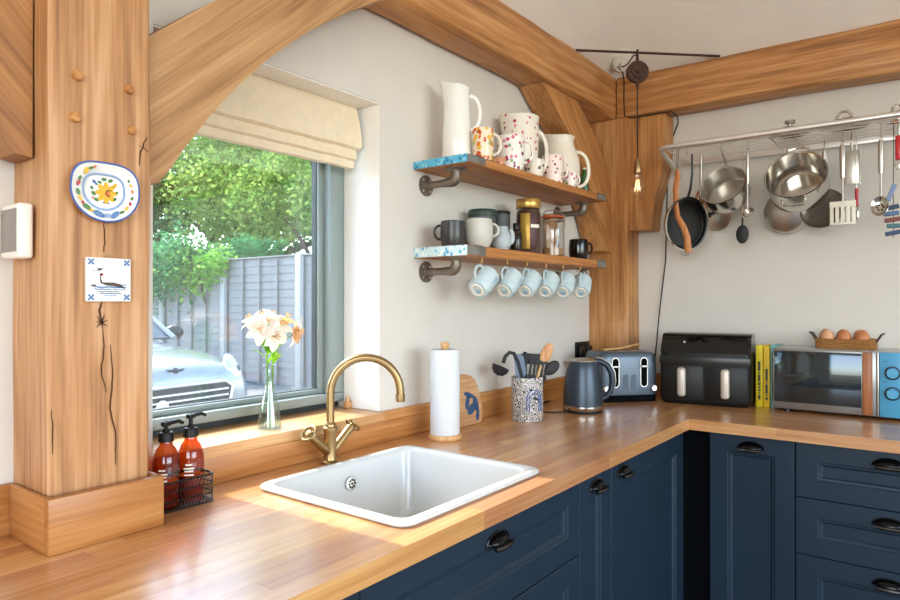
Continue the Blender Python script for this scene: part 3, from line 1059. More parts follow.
# rim garlands lie on the sloping flange
for k, (a, c, r) in enumerate(((2.95, 'red', .006), (2.75, 'green', .005), (2.35, 'yellow', .007), (2.15, 'green', .005), (3.3, 'green', .006), (3.55, 'yellow', .005), (3.75, 'red', .004), (3.95, 'green', .008), (4.15, 'yellow', .005), (4.45, 'greyblue', .011), (4.75, 'pale', .008), (5.05, 'greyblue', .010),
                               (5.35, 'green', .005), (5.6, 'yellow', .005), (5.85, 'red', .004), (6.1, 'green', .004), (.1, 'orange', .004), (.35, 'yellow', .004), (.55, 'green', .003), (2.0, 'orange', .004))):
    blob(deco[c], .050 * math.cos(a), .046 * math.sin(a), r, r * .5, .0135, a + 1.4 + (k % 3) * .3, th=.0022)
for k, mb in deco.items():
    if mb.v:
        O('painted_' + k, mb, INK[k], dish, 0, kind='stuff')

tile = T('painted_tile', 'square tile painted with a grebe, hanging on the oak post', 'tile', (-2.573, -.1625, 1.383))
O('tile_body', MB().box((-.041, -.0095, -.041), (.041, 0, .041), .0012), M_dish, tile)
pt = {k: MB() for k in ('brown', 'greyblue', 'pale', 'red')}


def stroke(mb, pts, w, y=.0096, th=.0004):
    n = len(pts); A = []; B = []
    for i, (x, z) in enumerate(pts):
        x2, z2 = pts[min(i + 1, n - 1)]; x1_, z1_ = pts[max(i - 1, 0)]
        d = Vector((x2 - x1_, z2 - z1_)).normalized(); nn = Vector((-d.y, d.x))
        ww = (w[i] if isinstance(w, (list, tuple)) else w) / 2
        A.append((x + nn.x * ww, z + nn.y * ww)); B.append((x - nn.x * ww, z - nn.y * ww))
    mb.prism(A + B[::-1], y, y + th, plane_y(0))


stroke(pt['brown'], [(-.015, -.006), (-.005, -.008), (.008, -.0085), (.02, -.011), (.029, -.016)], [.002, .006, .007, .006, .001])
stroke(pt['brown'], [(-.014, -.006), (-.0165, .002), (-.016, .008), (-.014, .012)], [.004, .0022, .0022, .003])
stroke(pt['red'], [(-.018, .010), (-.014, .009), (-.011, .011)], [.002, .006, .002])
stroke(pt['brown'], [(-.034, .016), (-.024, .017), (-.016, .0185), (-.012, .022)], [.0008, .0012, .004, .001])
stroke(pt['brown'], [(-.015, .018), (-.020, .021), (-.025, .0215)], [.003, .002, .0006])
for (a, b, z, k, w) in ((-.032, .034, -.014, 'greyblue', .0028), (-.03, .005, -.018, 'greyblue', .002), (.006, .034, -.0185, 'pale', .002), (-.022, .02, -.0225, 'brown', .0014), (-.02, .024, -.026, 'greyblue', .002), (-.01, .014, -.030, 'pale', .0018), (-.034, -.024, -.011, 'brown', .003), (.022, .034, -.0095, 'pale', .002)):
    stroke(pt[k], [(a + (b - a) * i / 8, z + .0006 * math.sin(i * 2.1)) for i in range(9)], [.0004] + [w] * 7 + [.0004])
for sx in (-1, 1):
    for sz in (-1, 1):
        for k in range(4):
            a = k * PI / 2 + PI / 4
            blob(pt['greyblue'], sx * .033 + .004 * math.cos(a), sz * .033 + .004 * math.sin(a), .0038, .002, .0096, a, 8, .0004)
for k, mb in pt.items():
    O('painted_' + k, mb, INK[k], tile, 0, kind='stuff')
O('nail', MB().lathe([(0, 0), (.002, 0), (.003, .004), (0, .005)], 8, at((.0, .0, .046), (0, -1, 0))), M_brass, tile)

# ------------------------------------------------------------------ shelves on pipe brackets
M_end = spotted('shelf_end_print', '5fb6d6', ['2e86b8', '8fd0e2', 'd6eef2', '1f6f9f'], 70, .42, .6)
M_end2 = spotted('shelf_end_print_pale', 'cfe3e6', ['6fb4cf', 'e9f2ef', 'a8d0dc', '4fa0c0'], 70, .42, .6)
SX0, SX1, SD = -1.487, -.440, .22


def shelf(z, th, label, endm):
    t = T('wall_shelf', label, 'shelf', (-.9635, -.11, z - th))
    wavy = MB()
    n = 30; loops = []
    for k in range(n + 1):
        x = SX0 + (SX1 - SX0) * k / n + .9635
        w = .0025 * math.sin(k * .8) + .0015 * math.sin(k * 2.1)
        loops.append([(x, -.11 + .003, 0), (x, -.11 + w * .3, .004), (x, -.11 + w * .3, th - .003), (x, -.11 + .003, th), (x, .1095, th), (x, .1095, 0)])
    O('board', MB().loft(loops), M_shelf, t)
    O('end_strip', MB().box((SX0 + .9635 - .0022, -.112, .0005), (SX0 + .9635 - .0002, .109, th - .0005), .0004), endm, t)
    for xa, xb in ((SX0, SX0 + .10), (SX1 - .085, SX1)):
        O('metal_strap', MB().box((xa + .9635, -.1145, .003), (xb + .9635, -.1115, th - .002), .0005).box((xa + .9635 + (.045 if xa == SX0 else 0), -.1145, th + .0002), (xa + .9635 + .09, -.085, th + .0014)), M_strap, t)
    # pipe brackets
    for bxp in (-1.425, -.475):
        cx = bxp + .9635
        br = O('pipe_bracket', MB().tube([(cx, .105, -.045), (cx, .04, -.045), (cx, .0, -.045)] + [(cx, .0 - .022 * math.sin(a), -.045 + .022 - .022 * math.cos(a)) for a in (.4, .8, 1.2, PI / 2)] + [(cx, -.022, -.01), (cx, -.022, -.0045)],
                                         [.0125, .0125, .0160, .0175, .0180, .0180, .0175, .0150, .0150], 14), M_pipe, t)
        fl = MB().lathe([(0, 0), (.036, 0), (.036, .005), (.018, .007), (.016, .014), (0, .014)], 22, at((cx, .1095, -.045), (0, -1, 0)))
        fo = O('flange', fl, M_pipe, br)
        bo = MB()
        for k in range(4):
            a = k * PI / 2 + .78
            bo.lathe([(0, .005), (.0045, .005), (.0045, .007), (0, .008)], 8, at((cx, .1095, -.045), (0, -1, 0)) @ Matrix.Translation((.026 * math.cos(a), .026 * math.sin(a), 0)))
        O('screw', bo, M_chrome, fo)
        O('flange', MB().lathe([(0, -.0003), (.036, -.0003), (.036, -.004), (.018, -.006), (.015, -.012), (0, -.012)], 22, Matrix.Translation((cx, -.022, 0))), M_pipe, br)
    return t


shelf(1.812, .027, 'upper wooden wall shelf on pipe brackets, blue printed end', M_end)
shelf(1.523, .034, 'lower wooden wall shelf on pipe brackets, mugs hanging beneath', M_end2)

# ------------------------------------------------------------------ china on the upper shelf
ZU, ZL = 1.8132, 1.5242
RV = Vector((.605, -.796, 0))         # direction that runs to the right as seen from the sink
ANG_R = math.atan2(-.796, .605)
M_cream = plain('cream_glaze', 'ece3d2', .2, var=.02)
M_rose = spotted('rose_china', 'f3ece4', ['c0325a', 'f3ece4', '8aa06a', 'd46a86', 'f3ece4', '7d2f58'], 62, .40)
M_roseb = spotted('rose_spray', 'ece3d2', ['c9456a', 'ece3d2', 'a83a5e', 'e08aa0', 'ece3d2'], 50, .30)
M_hearts = spotted('heart_china', 'f3dcd2', ['8e2a3a', '5e1f30', 'f3dcd2', '7a3140'], 64, .30)
M_sketch = spotted('sketch_china', 'e6dccb', ['3c3a35', 'e6dccb', '5a564c'], 60, .34)
M_orange = spotted('orange_china', 'f0dcc0', ['e07a2a', 'e8b03a', 'c9542a', 'a8b060', 'e0c070'], 48, .46)
M_green = plain('green_glass', '3f7a4a', .15, **{'Transmission_Weight': .3})

p = T('tall_pitcher', 'tall slim white pitcher at the window end of upper shelf', 'jug', (-1.385, -.105, ZU))
prof = [(0, 0), (.050, 0), (.052, .004), (.048, .09), (.0445, .18), (.0425, .225), (.045, .255)]
v0 = MB().lathe(cup(prof, .004), 32)
vv = []
for (x, y, z) in v0.v:
    if z > .20:      # pull a pouring lip towards the window, raise it
        a = math.atan2(y, x); dd = math.cos(a - (ANG_R + PI))
        k = (z - .20) / .055
        r = math.hypot(x, y)
        if dd > .2:
            q = ((dd - .2) / .8) ** 2 * k
            x += math.cos(ANG_R + PI) * .016 * q; y += math.sin(ANG_R + PI) * .016 * q; z += .022 * q
        z -= .006 * k * max(0, -dd)
    vv.append((x, y, z))
v0.v = vv
O('body', v0, M_china, p)
O('handle', MB().tube(handle_path(.043, .11, .225, .036, ANG_R, 12), [.007] * 3 + [.0062] * 7 + [.007] * 3, 8, flat=.7), M_china, p)


def mug(name, label, loc, r, h, mat, ang=ANG_R, hw=.024, taper=1.0, th=.0035, hm=None, cat='mug', hz=(.2, .85), belly=0, group=None, hr=.0045, foot=.9):
    t = T(name, label, cat, loc, 0, group)
    prof = [(0, 0), (r * foot, 0)] + [(r * (foot + (1 - foot) * min(1, s * 3) + belly * math.sin(PI * s) + (taper - 1) * s), h * s) for s in (.04, .15, .3, .45, .6, .75, .9, 1)]
    O('body', MB().lathe(cup(prof, th), 28), mat, t)
    if hw:
        rr = r * (1 + belly * .6 + (taper - 1) * .5) - .002
        O('handle', MB().tube(handle_path(rr, h * hz[0], h * hz[1], hw, ang, 10), hr, 8), hm or mat, t)
    return t


mug('china_mug', 'small mug printed in orange and yellow beside the tall pitcher', (-1.352, -.190, ZU), .034, .105, M_orange, ANG_R, .026, 1.05, hm=M_cream)
t = T('small_dish', 'little rust coloured dish between orange mug and rose mug', 'dish', (-1.262, -.19, ZU), 0)
O('bowl', MB().lathe(cup([(0, 0), (.018, 0), (.026, .008), (.030, .022)], .003), 20), spotted('rust_china', 'd89a78', ['b5532f', 'e8c0a0', 'c46a44'], 60, .4), t)
O('foot', MB().lathe([(0, -.0005), (.017, -.0005), (.017, .001), (0, .001)], 16), M_cream, t)


def jug(name, label, loc, r, h, mat, ang, hw, spout=.02, neck=.78, hz=(.18, .85), hm=None, shape=None):
    t = T(name, label, 'jug', loc)
    prof = [(0, 0), (r * .72, 0), (r * .76, .006)]
    for s in (.1, .2, .32, .45, .58, .7, .8, .9, 1.0):
        prof.append((r * (.78 + .22 * math.sin(PI * min(1, s * 1.25)) - (.98 - neck) * max(0, s - .5) * 1.0), h * s))
    if shape:
        prof = [(0, 0)] + [(r * a, h * b) for a, b in shape]
    m = MB().lathe(cup(prof, .004), 30)
    out = []
    for x, y, z in m.v:
        if z > h * .72:
            a = math.atan2(y, x); dd = math.cos(a - (ang + PI)); k = (z - h * .72) / (h * .28)
            if dd > .3:
                q = ((dd - .3) / .7) ** 2 * k
                x += math.cos(ang + PI) * spout * q; y += math.sin(ang + PI) * spout * q; z += spout * .6 * q
        out.append((x, y, z))
    m.v = out
    O('body', m, mat, t)
    O('handle', MB().tube(handle_path(r * .86, h * hz[0], h * hz[1], hw, ang, 12, r * .80), .0075, 8, flat=.75), hm or mat, t)
    return t


jug('flower_jug', 'large cream jug with a pink rose spray behind the rose mug', (-.950, -.092, ZU), .072, .25, M_roseb, ANG_R, .044, .012, .92, (.12, .80), M_cream, ((.74, 0), (.78, .02), (.88, .2), (.96, .45), (1.0, .7), (1.0, .9), (1.03, 1)))
mug('china_mug', 'white mug covered in pink roses at the front of upper shelf', (-1.150, -.172, ZU), .051, .122, M_rose, ANG_R, .030, 1.0, hz=(.25, .9))
mug('china_mug', 'small low cup with dark sketched flowers beside the rose mug', (-1.005, -.186, ZU), .036, .062, M_sketch, ANG_R, 0, 1.1)
mug('china_mug', 'blush mug dotted with dark red hearts on upper shelf', (-.845, -.178, ZU), .043, .105, M_hearts, ANG_R, .018, 1.0)
jug('cream_jug', 'big round cream jug with a large ear handle near the oak brace', (-.630, -.100, ZU), .084, .235, M_cream, ANG_R, .052, .018, .62, (.10, .74), None, ((.62, 0), (.66, .02), (.86, .15), (.98, .32), (1.0, .45), (.94, .6), (.80, .74), (.68, .84), (.66, .92), (.74, 1)))
mug('china_mug', 'tiny white cup with small pink flowers, front of upper shelf end', (-.722, -.190, ZU), .028, .058, M_rose, ANG_R, .014, 1.08, hr=.003)
t = T('green_bottle', 'small green glass bottle at the end of the upper shelf', 'bottle', (-.500, -.150, ZU))
O('body', MB().lathe([(0, 0), (.016, 0), (.017, .003), (.017, .075), (.012, .09), (.008, .098), (.008, .112), (0, .112)], 16), M_green, t)
O('stopper', MB().lathe([(0, .1125), (.0095, .1125), (.0095, .12), (0, .122)], 12), M_cream, t)

# ------------------------------------------------------------------ lower shelf
M_dstone = plain('dark_stoneware', '33302c', .3, var=.35, scale=18)
M_pstone = plain('pale_stoneware', 'c9c5bb', .4, var=.06)
M_bstone = plain('blue_grey_stoneware', 'aeb8ba', .4, var=.05)
M_tin = plain('slate_tin', '4b4f50', .5, var=.06)
M_tinlid = plain('green_tin_lid', '2c4038', .45)
mug('stoneware_mug', 'dark brown stoneware mug at the window end of lower shelf', (-1.425, -.118, ZL), .040, .084, M_dstone, ANG_R + PI, .022, 1.02, hz=(.3, .85), belly=.03)
mug('stoneware_mug', 'large pale grey rounded mug on lower shelf', (-1.352, -.175, ZL), .043, .094, M_pstone, ANG_R + .25, .024, .98, hz=(.42, .86), belly=.09, foot=.75)
t = jug('milk_jug', 'little blue grey milk jug in front of the slate canister', (-1.237, -.190, ZL), .034, .078, M_bstone, ANG_R, .010, .010, .7, (.3, .85))
t = T('canister', 'round slate canister with dark green lid behind the pale mug', 'canister', (-1.182, -.072, ZL))
O('body', MB().lathe([(0, 0), (.048, 0), (.050, .004), (.050, .128), (0, .128)], 28), M_tin, t)
O('lid', MB().lathe([(0, .1285), (.053, .1285), (.054, .132), (.054, .148), (.050, .153), (0, .154)], 28), M_tinlid, t)
t = T('canister', 'plain slate grey canister without lid next to the coffee jar', 'canister', (-1.055, -.066, ZL))
O('body', MB().lathe(cup([(0, 0), (.036, 0), (.038, .004), (.038, .162)], .003), 24), M_tin, t)
O('band', MB().lathe([(.0381, .150), (.0388, .151), (.0388, .160), (.0381, .161)], 24), M_charcoal, t)
t = T('dark_bottle', 'small dark brown bottle in front of the coffee jar', 'bottle', (-1.105, -.168, ZL))
O('body', MB().lathe([(0, 0), (.020, 0), (.0215, .004), (.0215, .06), (.016, .078), (.011, .084), (0, .084)], 18), plain('dark_brown_glass', '241812', .15), t)
O('cap', MB().lathe([(0, .0845), (.0125, .0845), (.0125, .104), (.011, .106), (0, .106)], 14), M_black, t)
M_gold = plain('gold_lid', 'd0a35a', .28, .7, var=.05)
M_jar = glass('jar_glass', (.95, .96, .95), .02, 1.45, extra=.04)
M_coffee = plain('instant_coffee', '4a2a17', .9, var=.35, scale=160, bump=.4, bscale=250)
M_goldl = plain('gold_label', 'b8923f', .35, .4, var=.15, scale=40)
M_redl = plain('maroon_label', '4a1f24', .45)
t = T('coffee_jar', 'tall jar of instant coffee with a gold lid', 'jar', (-.962, -.135, ZL))
O('coffee', MB().lathe([(0, .004), (.0455, .004), (.0455, .158), (.041, .17), (0, .17)], 24), M_coffee, t)
O('glass', MB().lathe([(0, 0), (.046, 0), (.048, .004), (.048, .16), (.046, .168), (.043, .172), (.043, .176), (0, .176)], 28), M_jar, t)
lb = O('label', MB().lathe([(.0482, .02), (.0486, .021), (.0486, .154), (.0482, .155)], 16, None, ANG_R - 2.35, ANG_R - 1.55), M_goldl, t)
O('label_stripe', MB().lathe([(.0486, .03), (.049, .031), (.049, .159), (.0486, .16)], 12, None, ANG_R - 1.55, ANG_R - .95), M_redl, t)
O('label_band', MB().lathe([(.0492, .100), (.0494, .101), (.0494, .112), (.0492, .113)], 12, None, ANG_R - 1.5, ANG_R - .7), M_lblw, t)
O('lid', MB().lathe([(0, .1765), (.046, .1765), (.048, .179), (.048, .208), (.045, .213), (0, .214)], 28), M_gold, t)
M_seal = plain('orange_seal', 'd8683a', .5)
M_biscuit = plain('biscuit_filling', 'b98a58', .9, var=.4, scale=60)
t = T('clip_jar', 'clear glass clip-top jar with an orange rubber seal', 'jar', (-.795, -.150, ZL))
O('glass', MB().lathe(cup([(0, 0), (.045, 0), (.048, .004), (.048, .14), (.044, .152), (.042, .158)], .003), 28), M_jar, t)
O('filling', MB().lathe([(0, .004), (.042, .005), (.042, .035), (0, .036)], 24), M_biscuit, t)
O('seal', MB().lathe([(.036, .1585), (.0455, .1585), (.0465, .161), (.0455, .1635), (.036, .1635)], 28), M_seal, t)
O('lid', MB().lathe([(0, .1725), (.030, .172), (.042, .168), (.045, .164), (.036, .1638), (0, .166)], 28), M_jar, t)
clip = MB()
for s in (-1, 1):
    dx, dy = math.cos(ANG_R) * .05 * s, math.sin(ANG_R) * .05 * s
    clip.tube([(dx, dy, .12), (dx, dy, .165), (dx * .6, dy * .6, .185), (0, 0, .19)], .0017, 6)
clip.tube(arc(0, 0, .0455, 0, 2 * PI, 24, 'xy', .148)[:-1], .0017, 6, closed=True)
O('wire_clip', clip, M_pipe, t)
t = T('wooden_board', 'thin upright wooden board behind the clip-top jar', 'board', (-.665, -.07, ZL))
O('board', MB().box((-.05, -.008, 0), (.05, .008, .19), .002), M_shelf, t)
O('ledge', MB().box((-.05, -.02, 0), (.05, -.0085, .012), .002), M_shelf, t)
mug('black_mug', 'glossy black mug at the end of the lower shelf', (-.530, -.135, ZL), .040, .090, M_blackg, ANG_R, .020, 1.0, belly=.06, hz=(.35, .85))

# six mugs on hooks below the lower shelf
M_mugb = spotted('pale_blue_print', 'c2d2d4', ['a9c2cc', 'c2d2d4', '93b4c6', 'b6cacf'], 40, .42, .3)
M_mugin = M_mugb
ORD = ['first', 'second', 'third', 'fourth', 'fifth', 'sixth']
hook_x = (-1.351, -1.194, -1.056, -.912, -.771, -.616)
proto = None
for i, hx in enumerate(hook_x):
    lab = ORD[i] + ' pale blue mug from the window, hanging under the lower shelf'
    if proto is None:
        m0 = T('hanging_mug', lab, 'mug', (hx, -.185, 1.488), 0, 'mugs hanging under the lower shelf')
        # the mug hangs by its ear: axis slopes down towards the room and the window
        ax = Vector((-.78, -.02, -.58)).normalized()       # points out of the foot
        c = Vector((-.004, -.006, -.082))
        up = Vector((0, 0, 1)); side = (up - ax * up.dot(ax)).normalized()
        zx = -ax; xx = side; yy = zx.cross(xx)
        Mm = Matrix((xx, yy, zx)).transposed().to_4x4(); Mm.translation = c
        r, h = .040, .085
        pr = cup([(0, 0), (r * .80, 0), (r * .84, .004), (r, .018), (r, h)], .0032)
        O('body', MB().lathe([(a, z - h / 2) for a, z in pr], 26, Mm), M_mugb, m0)
        O('foot_ring', MB().lathe([(.016, -h / 2 - .0005), (.019, -h / 2 - .003), (.022, -h / 2 - .003), (.025, -h / 2 - .0005)], 20, Mm), M_cream, m0)
        O('handle', MB().tube([(a, b, z - h / 2) for a, b, z in handle_path(r - .002, h * .2, h * .82, .026, 0, 10)], .0045, 8, M=Mm), M_mugb, m0)
        proto = m0; hp = m0
    else:
        c2 = proto.copy(); COL.objects.link(c2); c2.location = (hx, -.185, 1.488); c2['label'] = lab
        c2.rotation_euler = (0, 0, (-.12, .05, .1, .16, .2, .26)[i] * 1.2)
        for ch in list(proto.children):
            q = ch.copy(); COL.objects.link(q); q.parent = c2
    hk = T('cup_hook', ORD[i] + ' brass cup hook from the window under the lower shelf', 'hook', (hx, -.185, 1.489), 0, 'cup hooks under the lower shelf')
    O('hook', MB().tube([(0, 0, 0), (0, 0, -.010)] + [(.0, .009 - .009 * math.cos(a) - .0, -.012 - .009 * math.sin(a)) for a in (0, .6, 1.2, 1.8, 2.4, 3.0)], .0014, 6), M_gold, hk)
    O('collar', MB().lathe([(0, 0), (.005, 0), (.005, -.002), (0, -.0025)], 10), M_gold, hk)

# ------------------------------------------------------------------ worktop clutter
ZT = .9006
t = T('paper_towel_holder', 'upright wooden paper towel holder behind the sink', 'towel holder', (-1.490, -.135, ZT))
M_beech = wood('beech', 'z', ('c08a52', 'd3a268', 'e0b984'), .45, bump=.03)
O('base', MB().lathe([(0, 0), (.052, 0), (.054, .004), (.054, .012), (.051, .016), (0, .016)], 30), M_beech, t)
O('pole', MB().lathe([(0, .016), (.010, .016), (.010, .292), (0, .292)], 14), M_beech, t)
O('knob', MB().lathe([(0, .2922), (.012, .2922), (.0145, .297), (.0145, .307), (.012, .311), (0, .312)], 18), M_beech, t)
t = T('paper_towel_roll', 'white paper towel roll standing on the wooden holder', 'paper towel', (-1.490, -.135, ZT + .0165))
O('roll', MB().lathe([(.019, 0), (.047, 0), (.0478, .003), (.0478, .268), (.047, .271), (.019, .271), (.019, 0)], 36), M_towel, t)
O('core', MB().lathe([(.0165, .001), (.0185, .001), (.0185, .272), (.0165, .272), (.0165, .001)], 20), plain('cardboard', 'a98c66', .9), t)

t = T('serving_board', 'rounded wooden board with blue leaf print leaning on the upstand', 'board', (-1.258, -.062, ZT))
bd_pts = [(-.085, .0), (.060, .0), (.074, .006), (.082, .03), (.086, .075), (.080, .125), (.066, .158), (.04, .175), (0, .182), (-.04, .176), (-.07, .155), (-.09, .11), (-.095, .05)]
Mb = Matrix.Rotation(math.radians(-10), 4, 'X')
O('board', MB().prism(bd_pts, .0, .014, Mb @ plane_y(0.005)), wood('board_olive', 'x', ('a5754a', 'c4966a', 'd8b48c'), .5, across=14), t)
lf = MB()
for (x, z, rx, rz, a) in ((.02, .055, .030, .016, .5), (.05, .07, .016, .03, .2), (.0, .08, .028, .012, 1.1), (.052, .03, .010, .022, -.4), (.015, .105, .03, .010, -.3)):
    lf.prism([(x + rx * math.cos(q) * math.cos(a) - rz * math.sin(q) * math.sin(a), z + rx * math.cos(q) * math.sin(a) + rz * math.sin(q) * math.cos(a)) for q in [2 * PI * k / 14 for k in range(14)]], .0142, .0146, Mb @ plane_y(.005))
O('leaf_print', lf, plain('slate_blue_ink', '2f4f72', .5), t, 0)

pot = T('utensil_pot', 'cylindrical pot with black and blue ink pattern for utensils', 'pot', (-1.037, -.174, ZT))
M_pot = maze('ink_pattern', 'ddd6cf', '2b2d38', 150)
O('body', MB().lathe(cup([(0, 0), (.057, 0), (.059, .003), (.059, .158), (.0585, .160)], .004), 36), M_pot, pot)
em = MB()
for k in range(1):
    a0 = ANG_R - PI / 2 + .35
    for rr, zz in ((.030, .0), (.019, .0)):
        pts = []
        for j in range(13):
            b = PI * j / 12
            u = rr * math.cos(b); w = .085 + rr * 1.1 * math.sin(b)
            an = a0 + u / .059
            pts.append((.0598 * math.cos(an), .0598 * math.sin(an), w))
        pts = [(.0598 * math.cos(a0 + rr / .059), .0598 * math.sin(a0 + rr / .059), .04)] + pts + [(.0598 * math.cos(a0 - rr / .059), .0598 * math.sin(a0 - rr / .059), .04)]
        em.tube(pts, .0022, 6)
O('blue_arch_print', em, plain('arch_blue', '3f5f9c', .4), pot)


def utensil(name, label, cat, base, tip, parts):
    t = T(name, label, cat, base)
    for nm, mb, m in parts(Vector(tip)):
        O(nm, mb, m, t)
    return t


PB = Vector((-1.037, -.174, ZT + .012))


def px(r, u):          # point r to the right, u up, seen from the sink
    return Vector((RV.x * r, RV.y * r, u))


def head_m(c, d, facing=(-.87, -.49, 0)):
    """local x along d, local z towards facing"""
    x = Vector(d).normalized(); z = Vector(facing); z = (z - x * z.dot(x)).normalized(); y = z.cross(x)
    M = Matrix((x, y, z)).transposed().to_4x4(); M.translation = c
    return M


M_bluesil = plain('slate_silicone', '6c7c92', .55)
# black ladle hooked over the window side of the pot
t = T('ladle', 'black ladle hanging over the rim of the utensil pot', 'ladle', PB)
hpth = [px(.01, .02), px(-.018, .12), px(-.03, .165), px(-.022, .195), px(-.002, .208), px(.012, .19)]
hpth = [px(.01, .02), px(-.02, .15), px(-.034, .205), px(-.05, .236), px(-.066, .240), px(-.082, .225), px(-.090, .200)]
O('shaft', MB().tube(hpth, .0075, 8), M_silicone, t)
O('bowl', MB().lathe(cup([(0, -.03), (.018, -.026), (.030, -.012), (.034, .004)], .003), 22, Matrix.Translation(px(-.100, .182)) @ rot_to(px(.35, .85))), M_silicone, t)
t = T('silicone_spatula', 'slate blue silicone spatula standing in the utensil pot', 'spatula', PB)
O('shaft', MB().tube([px(.0, .01), px(-.020, .15)], .005, 8), M_beech, t)
M = head_m(px(-.028, .190), px(-.16, 1))
O('blade', MB().prism([(-.045, -.010), (-.03, -.021), (.03, -.020), (.042, -.012), (.045, .004), (.036, .017), (-.03, .020), (-.045, .010)], -.003, .003, M), M_bluesil, t)
t = T('slotted_turner', 'black slotted turner standing in the utensil pot', 'turner', PB + Vector((.01, .0, 0)))
O('shaft', MB().tube([px(.004, .01), px(.018, .13)], .005, 8), M_silicone, t)
M = head_m(px(.036, .178), px(.14, 1))
mb = MB()
for y in (-.029, -.0145, 0, .0145, .029):
    mb.box((-.028, y - .0045, -.0022), (.022, y + .0045, .0022), .001, 1, M)
mb.box((.02, -.0335, -.0022), (.032, .0335, .0022), .001, 1, M).box((-.040, -.0335, -.0022), (-.026, .0335, .0022), .001, 1, M)
O('blade', mb, M_silicone, t)
t = T('black_spoon', 'black cooking spoon tilted over the pot towards the kettle', 'spoon', PB + Vector((.008, -.012, 0)))
O('shaft', MB().tube([px(.0, .01), px(.054, .162)], .005, 8), M_silicone, t)
O('bowl', MB().ball((0, 0, 0), .034, .022, .008, 16, 8, head_m(px(.078, .182), px(.75, .7))), M_silicone, t)
t = T('kitchen_tongs', 'upright black and steel tongs in the utensil pot', 'tongs', PB + Vector((-.004, .014, 0)))
O('arm', MB().tube([px(-.004, .01), px(-.004, .235)], .004, 8, flat=2), M_silicone, t)
O('arm', MB().tube([px(.012, .01), px(.006, .242)], .004, 8, flat=2), M_silicone, t)
O('steel_strip', MB().tube([px(.008, .01), px(.009, .21)], .003, 8), M_chrome, t)
t = T('wooden_spoon', 'pale wooden spoon standing tallest in the utensil pot', 'spoon', PB + Vector((.0, .012, 0)))
O('shaft', MB().tube([px(.01, .01), px(.062, .19)], .0055, 8), M_beech, t)
O('bowl', MB().ball((0, 0, 0), .042, .021, .006, 18, 8, head_m(px(.083, .235), px(.42, 1))), wood('spoon_wood', 'z', ('b97a48', 'cf9766', 'dfb184'), .55), t)
t = T('black_skimmer', 'black silicone skimmer head behind the turner in the pot', 'skimmer', PB + Vector((.012, .018, 0)))
O('shaft', MB().tube([px(.01, .01), px(.02, .15)], .005, 8), M_silicone, t)
O('head', MB().box((-.02, -.033, -.004), (.02, .033, .004), .003, 2, head_m(px(.034, .214), px(.05, 1))), M_silicone, t)

# kettle
M_navy = plain('navy_metallic', '3a4450', .33, .4, var=.03)
kt = T('kettle', 'navy metallic electric kettle with looped handle beside the toaster', 'kettle', (-.735, -.255, ZT))
O('power_base', MB().lathe([(0, 0), (.076, 0), (.078, .004), (.078, .010), (0, .010)], 32), M_black, kt)
O('steel_band', MB().lathe([(0, .0105), (.0775, .0105), (.0795, .013), (.0795, .026), (.078, .0275), (0, .0275)], 36), M_steel, kt)
kb = MB().lathe([(0, .028), (.0785, .028), (.079, .05), (.0765, .09), (.072, .13), (.066, .17), (.061, .195), (.057, .203), (0, .203)], 36)
O('body', kb, M_navy, kt)
O('lid', MB().lathe([(0, .2032), (.056, .2032), (.054, .208), (.035, .213), (0, .215)], 30), M_steelb, kt)
L_ = -RV
sp = MB().loft([[tuple(L_ * .055 + Vector((0, 0, z)) + L_.cross(Vector((0, 0, 1))) * w) for w, z in ((-.02, .200), (.02, .200), (.016, .165), (0, .15), (-.016, .165))],
                [tuple(L_ * .078 + Vector((0, 0, z)) + L_.cross(Vector((0, 0, 1))) * w) for w, z in ((-.012, .203), (.012, .203), (.008, .192), (0, .188), (-.008, .192))]])
O('spout', sp, M_steelb, kt)
O('handle', MB().tube([tuple(RV * a + Vector((0, 0, z))) for a, z in ((.045, .205), (.070, .202), (.098, .186), (.115, .155), (.119, .12), (.112, .085), (.095, .062), (.075, .052))], [.011, .012, .0125, .0125, .0125, .012, .0115, .011], 10, flat=1.2), M_navy, kt)
O('handle_trim', MB().tube([tuple(RV * a + Vector((0, 0, z))) for a, z in ((.055, .2165), (.078, .212), (.108, .193), (.1275, .158), (.131, .12), (.122, .082))], .004, 8), M_steelb, kt)
t = tag(O('kettle_cable', MB().tube([(-.80, -.225, ZT + .004), (-.85, -.19, ZT + .004), (-.885, -.13, ZT + .004), (-.84, -.07, ZT + .004), (-.74, -.035, ZT + .004), (-.6, -.03, ZT + .004)], .0032, 8), M_cord),
        'black power cable curling across the worktop behind the kettle', 'cable')

# toaster
M_toast = plain('slate_blue_metallic', '56616d', .34, .4, var=.03)
to = T('toaster', 'slate blue four-slice toaster with chrome trimmed lever slots', 'toaster', (-.385, -.310, ZT), math.radians(-41))
W2, D2, HH = .142, .185, .205
lp = []
for z, ins in ((.030, .002), (.036, .0), (.12, 0), (.19, .002), (.208, .007), (.216, .015), (.219, .024)):
    lp.append(rrect(-W2 + ins, W2 - ins, ins * .6, D2 - ins * .6, .034, z, 5))
O('body', MB().loft(lp), M_toast, to, 50)
O('plinth', MB().loft([rrect(-W2 + .003, W2 - .003, .002, D2 - .002, .033, z) for z in (0, .0295)]), M_dark, to)
O('slot_plate', MB().box((-W2 + .045, .045, .2192), (W2 - .045, D2 - .045, .2212), .001), M_steelb, to)
for x in (-.085, -.030, .030, .085):
    O('bread_slot', MB().box((x - .010, .05, .2214), (x + .010, D2 - .05, .2219)), M_black, to)


